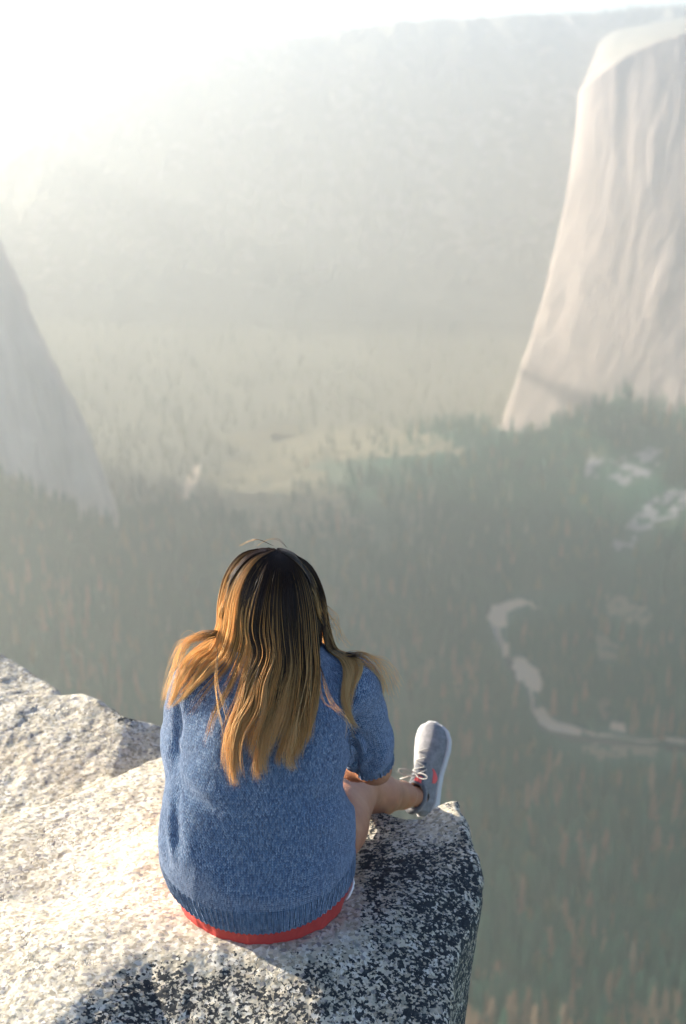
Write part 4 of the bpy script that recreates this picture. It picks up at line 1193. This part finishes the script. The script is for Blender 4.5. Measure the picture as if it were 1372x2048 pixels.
# ---- hair: a scalp volume and several thousand strands laid over it and over the sweater
Hc = Field((-0.34, 2.84, 0.50), (0.02, 3.24, 0.86), 0.004)
Hc.ell((-0.165, 3.038, 0.712), (0.100, 0.112, 0.114), 0.03)
Hc.ell((-0.168, 3.025, 0.655), (0.116, 0.095, 0.085), 0.03)
Hc.cone((-0.155, 2.99, 0.63), (-0.150, 2.945, 0.56), 0.080, 0.050, 0.03)
Hc.ell(hp_(0, 0.115, -0.035), (0.062, 0.080, 0.105), 0.02, 'cut', rot=HR)
Vc, Fc = Hc.mesh(2)
fold = 0.0022 * fbm(np.column_stack([np.arctan2(Vc[:, 0] + .165, -(Vc[:, 1] - 3.04)) * 14, Vc[:, 2] * 3, np.zeros(len(Vc))]), 3)
Vc = Vc + fold[:, None] * Hc.normal(Vc, 0.006)
def dist_all(P): return np.minimum(np.minimum(Hc.sample(P), S.sample(P)), B.sample(P))
def place(px, py, lift, yprev):
    d = ray(px, py); t = np.arange(2.55, 3.40, 0.003) / d[1]
    P = np.array([0, 0, CH]) + t[:, None] * d; D = dist_all(P)
    hit = np.where(D < lift)[0]
    if len(hit): return P[hit[0]]
    k = np.argmin(D + 0.15 * np.abs(P[:, 1] - yprev)); return P[k]
def guide(pts, lifts=None):
    out = []; yprev = 3.0
    for i, (px, py) in enumerate(pts):
        lf = 0.006 if lifts is None else (lifts if np.isscalar(lifts) else lifts[i])
        q = place(px, py, lf, yprev); yprev = q[1]; out.append(q)
    out = np.array(out)
    # keep depth changes gentle where the hair leaves one surface for another
    for _ in range(2):
        sm = out.copy(); sm[1:-1, 1] = np.minimum(out[1:-1, 1], 0.25 * out[:-2, 1] + 0.5 * out[1:-1, 1] + 0.25 * out[2:, 1]); out = sm
    return out
def catmull(P, n_):
    P = np.concatenate([2 * P[:1] - P[1:2], P, 2 * P[-1:] - P[-2:-1]]); m_ = len(P) - 3
    t = np.linspace(0, m_ - 1e-6, n_); i = t.astype(int); f = (t - i)[:, None]
    a, b_, c_, d_ = P[i], P[i + 1], P[i + 2], P[i + 3]
    return 0.5 * ((2 * b_) + (-a + c_) * f + (2 * a - 5 * b_ + 4 * c_ - d_) * f ** 2 + (-a + 3 * b_ - 3 * c_ + d_) * f ** 3)
NS = 34
Vh_, Ch_, Fh_ = [], [], []; hoff = 0
def add_strands(P, r0, col, taper=0.12):
    """P (k, NS, 3) paths; 3-sided tapering tubes"""
    global hoff
    k = len(P); t = np.gradient(P, axis=1); t /= np.linalg.norm(t, axis=2)[:, :, None] + 1e-9
    view = np.array([0, -0.85, 0.5]); a = np.cross(t, view); a /= np.linalg.norm(a, axis=2)[:, :, None] + 1e-9
    b_ = np.cross(a, t)
    s = np.linspace(0, 1, NS); rr = (np.array(r0).reshape(-1, 1) * (1 - (1 - taper) * s[None] ** 3)) * np.minimum(1, 0.4 + s[None] * 8)
    V = np.stack([P + (a * math.cos(q) + b_ * math.sin(q)) * rr[:, :, None] for q in (math.pi / 2, math.pi * 7 / 6, math.pi * 11 / 6)], 2)
    V = V.reshape(-1, 3)
    i, j, m3 = np.meshgrid(np.arange(k), np.arange(NS - 1), np.arange(3), indexing='ij')
    base = i * NS * 3 + j * 3; n3 = (m3 + 1) % 3
    F = np.stack([base + m3, base + n3, base + 3 + n3, base + 3 + m3], -1).reshape(-1, 4) + hoff
    Vh_.append(V); Fh_.append(F); Ch_.append(np.repeat(col.reshape(-1, 3), 3, axis=0)); hoff += len(V)
DARK = np.array([0.020, 0.011, 0.007]); BROWN = np.array([0.085, 0.040, 0.017]); GOLD = np.array([0.80, 0.48, 0.16]); PALE = np.array([0.97, 0.80, 0.42])
def hair_col(k, start, hi, rs):
    """ombre: dark roots, golden lengths; start = where along the strand it turns (0..1)"""
    s = np.linspace(0, 1, NS)[None]; st = start[:, None]
    f = np.clip((s - st + 0.06) / 0.38, 0, 1); f = f * f * (3 - 2 * f)
    g = np.clip((s - st - 0.12) / 0.4, 0, 1)
    tip = GOLD + (PALE - GOLD) * hi[:, None, None] * g[:, :, None]
    root = DARK + (BROWN - DARK) * rs[:, None, None]
    return root * (1 - f[:, :, None]) + tip * f[:, :, None]
def sheet_hair(guides, count, seed, lift=0.010, clumps=26, wave=0.0, wfreq=3.0, start=0.55, startv=0.10, spread=0.0, r=0.00058, tipcut=0.12, hi=0.5, u_range=(0, 1), dens=None, clumpw=0.75):
    r_ = np.random.default_rng(seed)
    G = np.array([catmull(g_, NS) for g_ in guides])            # m, NS, 3
    m_ = len(G); u = r_.uniform(u_range[0], u_range[1], count)
    loose = np.where(r_.random(count) < 0.22, 0.35, 1.0)
    cl = np.floor(u * clumps + 0.35 * r_.normal(size=count)).clip(0, clumps - 1); uc = (cl + 0.5) / clumps + 0.25 / clumps * np.sin(cl * 12.9)
    s = np.linspace(0, 1, NS)
    pull = clumpw * np.clip((s - 0.18) / 0.6, 0, 1)             # strands gather into locks towards the tips
    pull = pull[None] * loose[:, None]
    uu = u[:, None] * (1 - pull) + uc[:, None] * pull
    x = np.clip(uu, 0, 1) * (m_ - 1 - 1e-6); i = x.astype(int); f = (x - i)[:, :, None]
    si = np.broadcast_to(np.arange(NS), i.shape)
    P = G[i, si] * (1 - f) + G[np.minimum(i + 1, m_ - 1), si] * f
    layer = r_.uniform(0, 1, count) ** 0.8
    outd = np.array([0, -0.80, 0.60])
    cr = np.sin(cl * 7.7) * 0.5 + 0.5
    P = P + (outd[None, None] * (lift * (layer[:, None] * 0.75 + 0.55 * cr[:, None]) * np.sin(np.clip(s * 1.25 + .05, 0, 1) * math.pi * .5 + 0.0)[None])[:, :, None])
    ph = cl * 2.4 + r_.normal(0, .5, count)
    amp = wave * (0.6 + 0.8 * (np.sin(cl * 3.1) * .5 + .5))
    env = np.clip((s - 0.35) / 0.35, 0, 1)
    wf = (wfreq * 2 * math.pi * (0.8 + 0.4 * (np.sin(cl * 6.1) * .5 + .5)) * r_.normal(1, .05, count))[:, None]
    P[:, :, 0] += amp[:, None] * env[None] * np.sin(s[None] * wf + ph[:, None])
    P[:, :, 1] -= amp[:, None] * 0.6 * env[None] * (1 + np.cos(s[None] * wf + ph[:, None]))
    if spread:
        P[:, :, 0] += spread * r_.normal(size=(count, 1)) * (s[None] ** 1.5)
        P[:, :, 2] += spread * 0.5 * r_.normal(size=(count, 1)) * (s[None] ** 1.5)
    # shorten each strand by its own amount
    L = 1 - tipcut * (r_.random(count) ** 1.2 * .6 + .4 * (np.sin(cl * 5.3) * .5 + .5))
    ss = s[None] * L[:, None] * (NS - 1); a0 = np.clip(ss.astype(int), 0, NS - 2); ff = (ss - a0)[:, :, None]
    k = np.arange(count)[:, None]; P = P[k, a0] * (1 - ff) + P[k, a0 + 1] * ff
    # never inside the cloth
    q = P.reshape(-1, 3); D = np.minimum(S.sample(q), Hc.sample(q)); bad = D < 0.0035
    if bad.any():
        nn = np.where((S.sample(q[bad]) < Hc.sample(q[bad]))[:, None], S.normal(q[bad]), Hc.normal(q[bad]))
        q[bad] += nn * np.clip(0.0045 - D[bad], 0, 0.012)[:, None]; P = q.reshape(P.shape)
    hiv = np.clip(hi + 0.35 * np.sin(cl * 9.1) + 0.25 * r_.normal(size=count), 0, 1)
    stv = start + startv * 0.6 * np.sin(cl * 4.7 + 1) + 0.055 * r_.normal(size=count)
    streak = r_.random(count) < 0.035; stv = np.where(streak, stv * 0.45, stv)
    add_strands(P, r * r_.uniform(.7, 1.25, count), hair_col(count, stv, hiv, np.clip(r_.normal(.3, .3, count), 0, 1)))

Lg = [guide(g_) for g_ in [
    [(538, 1095), (484, 1106), (450, 1148), (436, 1205), (433, 1255), (411, 1278), (386, 1293), (365, 1328), (348, 1376), (332, 1416)],
    [(545, 1097), (492, 1112), (460, 1150), (443, 1205), (438, 1258), (423, 1292), (398, 1314), (371, 1352), (351, 1392), (335, 1425)],
    [(548, 1098), (505, 1118), (474, 1158), (456, 1210), (450, 1262), (438, 1296), (414, 1326), (384, 1364), (356, 1396), (336, 1424)],
    [(551, 1100), (515, 1122), (488, 1165), (474, 1220), (468, 1270), (456, 1304), (434, 1336), (404, 1366), (380, 1388), (352, 1412)]]]
Cg = [guide(g_) for g_ in [
    [(553, 1101), (528, 1140), (508, 1200), (498, 1260), (508, 1305), (492, 1350), (478, 1410), (458, 1468), (452, 1535), (466, 1574)],
    [(557, 1102), (540, 1150), (526, 1210), (520, 1265), (528, 1312), (508, 1362), (494, 1420), (474, 1478), (470, 1538), (476, 1576)],
    [(560, 1103), (552, 1160), (546, 1220), (546, 1270), (550, 1320), (532, 1370), (522, 1430), (502, 1480), (494, 1532), (502, 1570)],
    [(562, 1104), (563, 1160), (562, 1220), (565, 1280), (568, 1330), (558, 1380), (546, 1430), (524, 1480), (516, 1532), (514, 1566)],
    [(565, 1104), (576, 1160), (580, 1220), (584, 1280), (588, 1330), (579, 1380), (566, 1430), (546, 1480), (536, 1525), (552, 1566)],
    [(568, 1104), (590, 1158), (600, 1220), (604, 1280), (607, 1335), (600, 1390), (590, 1440), (574, 1490), (564, 1525), (572, 1545)],
    [(570, 1104), (602, 1152), (617, 1215), (623, 1280), (625, 1340), (621, 1390), (613, 1440), (606, 1482), (600, 1515), (614, 1548)],
    [(572, 1105), (608, 1148), (628, 1210), (636, 1275), (640, 1335), (636, 1385), (628, 1430), (618, 1470), (612, 1505), (613, 1535)]]]
Rg = [guide(g_) for g_ in [
    [(572, 1105), (612, 1140), (636, 1198), (645, 1255), (654, 1296), (680, 1322), (690, 1352), (686, 1400), (700, 1438), (720, 1460)],
    [(573, 1103), (616, 1134), (642, 1190), (652, 1250), (664, 1292), (696, 1316), (704, 1346), (694, 1392), (700, 1434), (718, 1458)],
    [(571, 1101), (620, 1128), (648, 1182), (658, 1245), (674, 1290), (708, 1310), (722, 1334), (706, 1380), (704, 1424), (714, 1452)]]]
# undercoat that closes the back of the head down to the nape, dark all the way
Ug = [guide(g_, 0.003) for g_ in [
    [(548, 1098), (500, 1120), (470, 1165), (452, 1215), (446, 1262), (470, 1300)],
    [(553, 1101), (520, 1150), (502, 1205), (498, 1260), (505, 1300), (512, 1318)],
    [(560, 1103), (552, 1160), (548, 1220), (548, 1270), (556, 1320), (558, 1345)],
    [(566, 1104), (590, 1160), (600, 1220), (605, 1270), (610, 1320), (612, 1345)],
    [(572, 1105), (612, 1145), (635, 1205), (645, 1262), (640, 1300), (636, 1320)]]]
sheet_hair(Ug, 1500, 1, lift=0.004, clumps=60, start=0.92, startv=0.05, hi=0.1, tipcut=0.1, clumpw=.3)
sheet_hair(Lg, 1500, 2, lift=0.005, clumps=10, wave=0.0040, wfreq=2.0, start=0.30, startv=0.08, spread=0.003, hi=0.8, tipcut=0.45, clumpw=.92)
sheet_hair([Lg[-1]] + Cg[:1], 420, 3, lift=0.005, clumps=16, start=0.45, startv=0.15, hi=0.3, tipcut=1.0, clumpw=.5)
sheet_hair(Cg, 5200, 4, lift=0.014, clumps=19, wave=0.0060, wfreq=2.3, start=0.55, startv=0.07, spread=0.0055, hi=0.75, tipcut=0.5, clumpw=.80)
sheet_hair(Rg, 800, 5, lift=0.006, clumps=6, wave=0.004, wfreq=2.5, start=0.42, startv=0.10, spread=0.003, hi=0.75, tipcut=0.35, clumpw=.9)
# highlights woven through the dark crown
sheet_hair(Cg, 60, 14, lift=0.022, clumps=7, wave=0.005, wfreq=3.0, start=0.16, startv=0.10, spread=0.001, hi=0.25, tipcut=0.2, clumpw=.95)
sheet_hair(Lg, 60, 15, lift=0.022, clumps=7, wave=0.003, wfreq=2.0, start=0.10, startv=0.08, spread=0.001, hi=0.4, tipcut=0.2, clumpw=.9)
# the far side of the head: sides and crown, falling in front of the shoulders
def front_guide(az, end_z, end_xy):
    top = np.array([-0.150, 3.035, 0.828]); c0 = np.array([-0.163, 3.04, 0.705]); pts = []
    for t in np.linspace(0.10, 1.0, 7):
        th = t * 1.75; d = np.array([math.sin(az) * math.sin(th), math.cos(az) * math.sin(th), math.cos(th)])
        r = np.linspace(0.02, 0.22, 60); q = c0 + r[:, None] * d; D = Hc.sample(q)
        k = np.where(D > 0.004)[0]; k = k[0] if len(k) else 40
        pts.append(q[k])
    a = pts[-1]; b_ = np.array([end_xy[0], end_xy[1], end_z]); m1 = a * .5 + b_ * .5 + np.array([0, 0.012, 0.02])
    return np.array([top] + pts + [m1, b_])
Fl_ = [front_guide(R(a), z, xy) for a, z, xy in [(-115, .52, (-.300, 3.06)), (-95, .50, (-.285, 3.10)), (-72, .47, (-.262, 3.125)), (-52, .45, (-.235, 3.135)), (-40, .44, (-.215, 3.14))]]
Fr_ = [front_guide(R(a), z, xy) for a, z, xy in [(115, .52, (-.020, 3.05)), (95, .50, (-.035, 3.09)), (72, .47, (-.060, 3.12)), (52, .45, (-.085, 3.135)), (40, .44, (-.105, 3.14))]]
Ft_ = [front_guide(R(a), .60 + 0 * a, (x, 3.13)) for a, x in [(-50, -.235), (-40, -.232)]]
sheet_hair(Fl_, 900, 6, lift=0.006, clumps=16, wave=0.003, start=0.55, startv=0.1, hi=0.5)
sheet_hair(Fr_, 900, 7, lift=0.006, clumps=16, wave=0.003, start=0.55, startv=0.1, hi=0.5)
# loose single hairs lifted by the wind
r_ = np.random.default_rng(21)
def fly(paths, k, amp, seed, start=0.1, rad=0.00038):
    rr = np.random.default_rng(seed); P = []
    for i in range(k):
        g_ = np.array(paths[i % len(paths)], float); q = catmull(g_, NS)
        s = np.linspace(0, 1, NS)[:, None]; d1, d2 = rr.normal(size=3), rr.normal(size=3)
        q = q + amp * (d1 * s + 0.5 * d2 * np.sin(s * math.pi * rr.uniform(1, 2.4))) ; P.append(q)
    P = np.array(P); k = len(P)
    q = P.reshape(-1, 3); D = dist_all(q); bad = D < 0.002
    if bad.any(): q[bad] += S.normal(q[bad]) * np.clip(0.004 - D[bad], 0, .012)[:, None]; P = q.reshape(P.shape)
    add_strands(P, np.full(k, rad), hair_col(k, np.full(k, start), rr.uniform(.3, 1, k), np.full(k, .5)), 0.5)
A = lambda *pts: [at_y(px, py, Y_) for px, py, Y_ in pts]
fly([A((548, 1092, 3.06), (520, 1080, 3.06), (500, 1082, 3.07), (478, 1092, 3.07)), A((575, 1096, 3.05), (556, 1078, 3.06), (535, 1078, 3.06), (515, 1090, 3.07))], 5, 0.002, 31, 0.3)
fly([A((640, 1180, 3.03), (652, 1220, 3.02), (660, 1250, 3.02), (676, 1280, 3.02)), A((640, 1200, 3.03), (658, 1226, 3.02), (672, 1244, 3.02), (668, 1262, 3.02)),
     A((650, 1250, 3.02), (672, 1252, 3.02), (684, 1270, 3.0), (694, 1284, 3.0))], 26, 0.010, 32)
fly([A((690, 1312, 2.97), (725, 1322, 2.96), (752, 1345, 2.96), (768, 1385, 2.97)), A((700, 1312, 2.97), (735, 1316, 2.96), (764, 1350, 2.97), (776, 1392, 2.98)),
     A((690, 1306, 2.97), (730, 1308, 2.97), (770, 1332, 2.97), (790, 1372, 2.98))], 60, 0.010, 33)
fly([A((440, 1262, 2.98), (408, 1270, 2.96), (383, 1280, 2.95), (362, 1306, 2.95)), A((438, 1270, 2.98), (400, 1276, 2.96), (370, 1288, 2.95), (352, 1330, 2.95)),
     A((430, 1268, 2.98), (394, 1273, 2.96), (368, 1288, 2.95), (350, 1340, 2.95), (334, 1400, 2.92))], 90, 0.010, 34)
fly([A((436, 1300, 2.86), (432, 1360, 2.80), (440, 1410, 2.77), (452, 1458, 2.76)), A((520, 1330, 2.82), (500, 1400, 2.78), (470, 1450, 2.76), (455, 1500, 2.74)),
     A((640, 1330, 2.82), (655, 1400, 2.78), (690, 1440, 2.79), (705, 1470, 2.80))], 26, 0.008, 35)
def hair_mat():
    m, n, b = newmat('ombre_hair', 0.36, 0.35)
    a = attr(n, 'strand', 'Color'); n.links.new(a, b.inputs['Base Color'])
    t = N(n, 'ShaderNodeBsdfTranslucent'); n.links.new(mix(n, 1.0, a, (1.0, 0.80, 0.5), 'MULTIPLY'), t.inputs['Color'])
    mx = N(n, 'ShaderNodeMixShader'); mx.inputs[0].default_value = 0.42
    n.links.new(b.outputs[0], mx.inputs[1]); n.links.new(t.outputs[0], mx.inputs[2])
    n.links.new(mx.outputs[0], n.nodes['Material Output'].inputs['Surface'])
    return m
m_hair = hair_mat()
ncap = len(Vc); capc = np.tile(np.append(DARK * 1.1, 1.0), (ncap, 1))
VH = np.concatenate(Vh_ + [Vc]); CH_ = np.concatenate([np.column_stack([np.concatenate(Ch_), np.ones(hoff)]), capc])
FH = np.concatenate(Fh_ + [Fc + hoff])
part('hair', VH, FH, m_hair, person, base=PB, attrs={'strand': ('FLOAT_COLOR', CH_)})
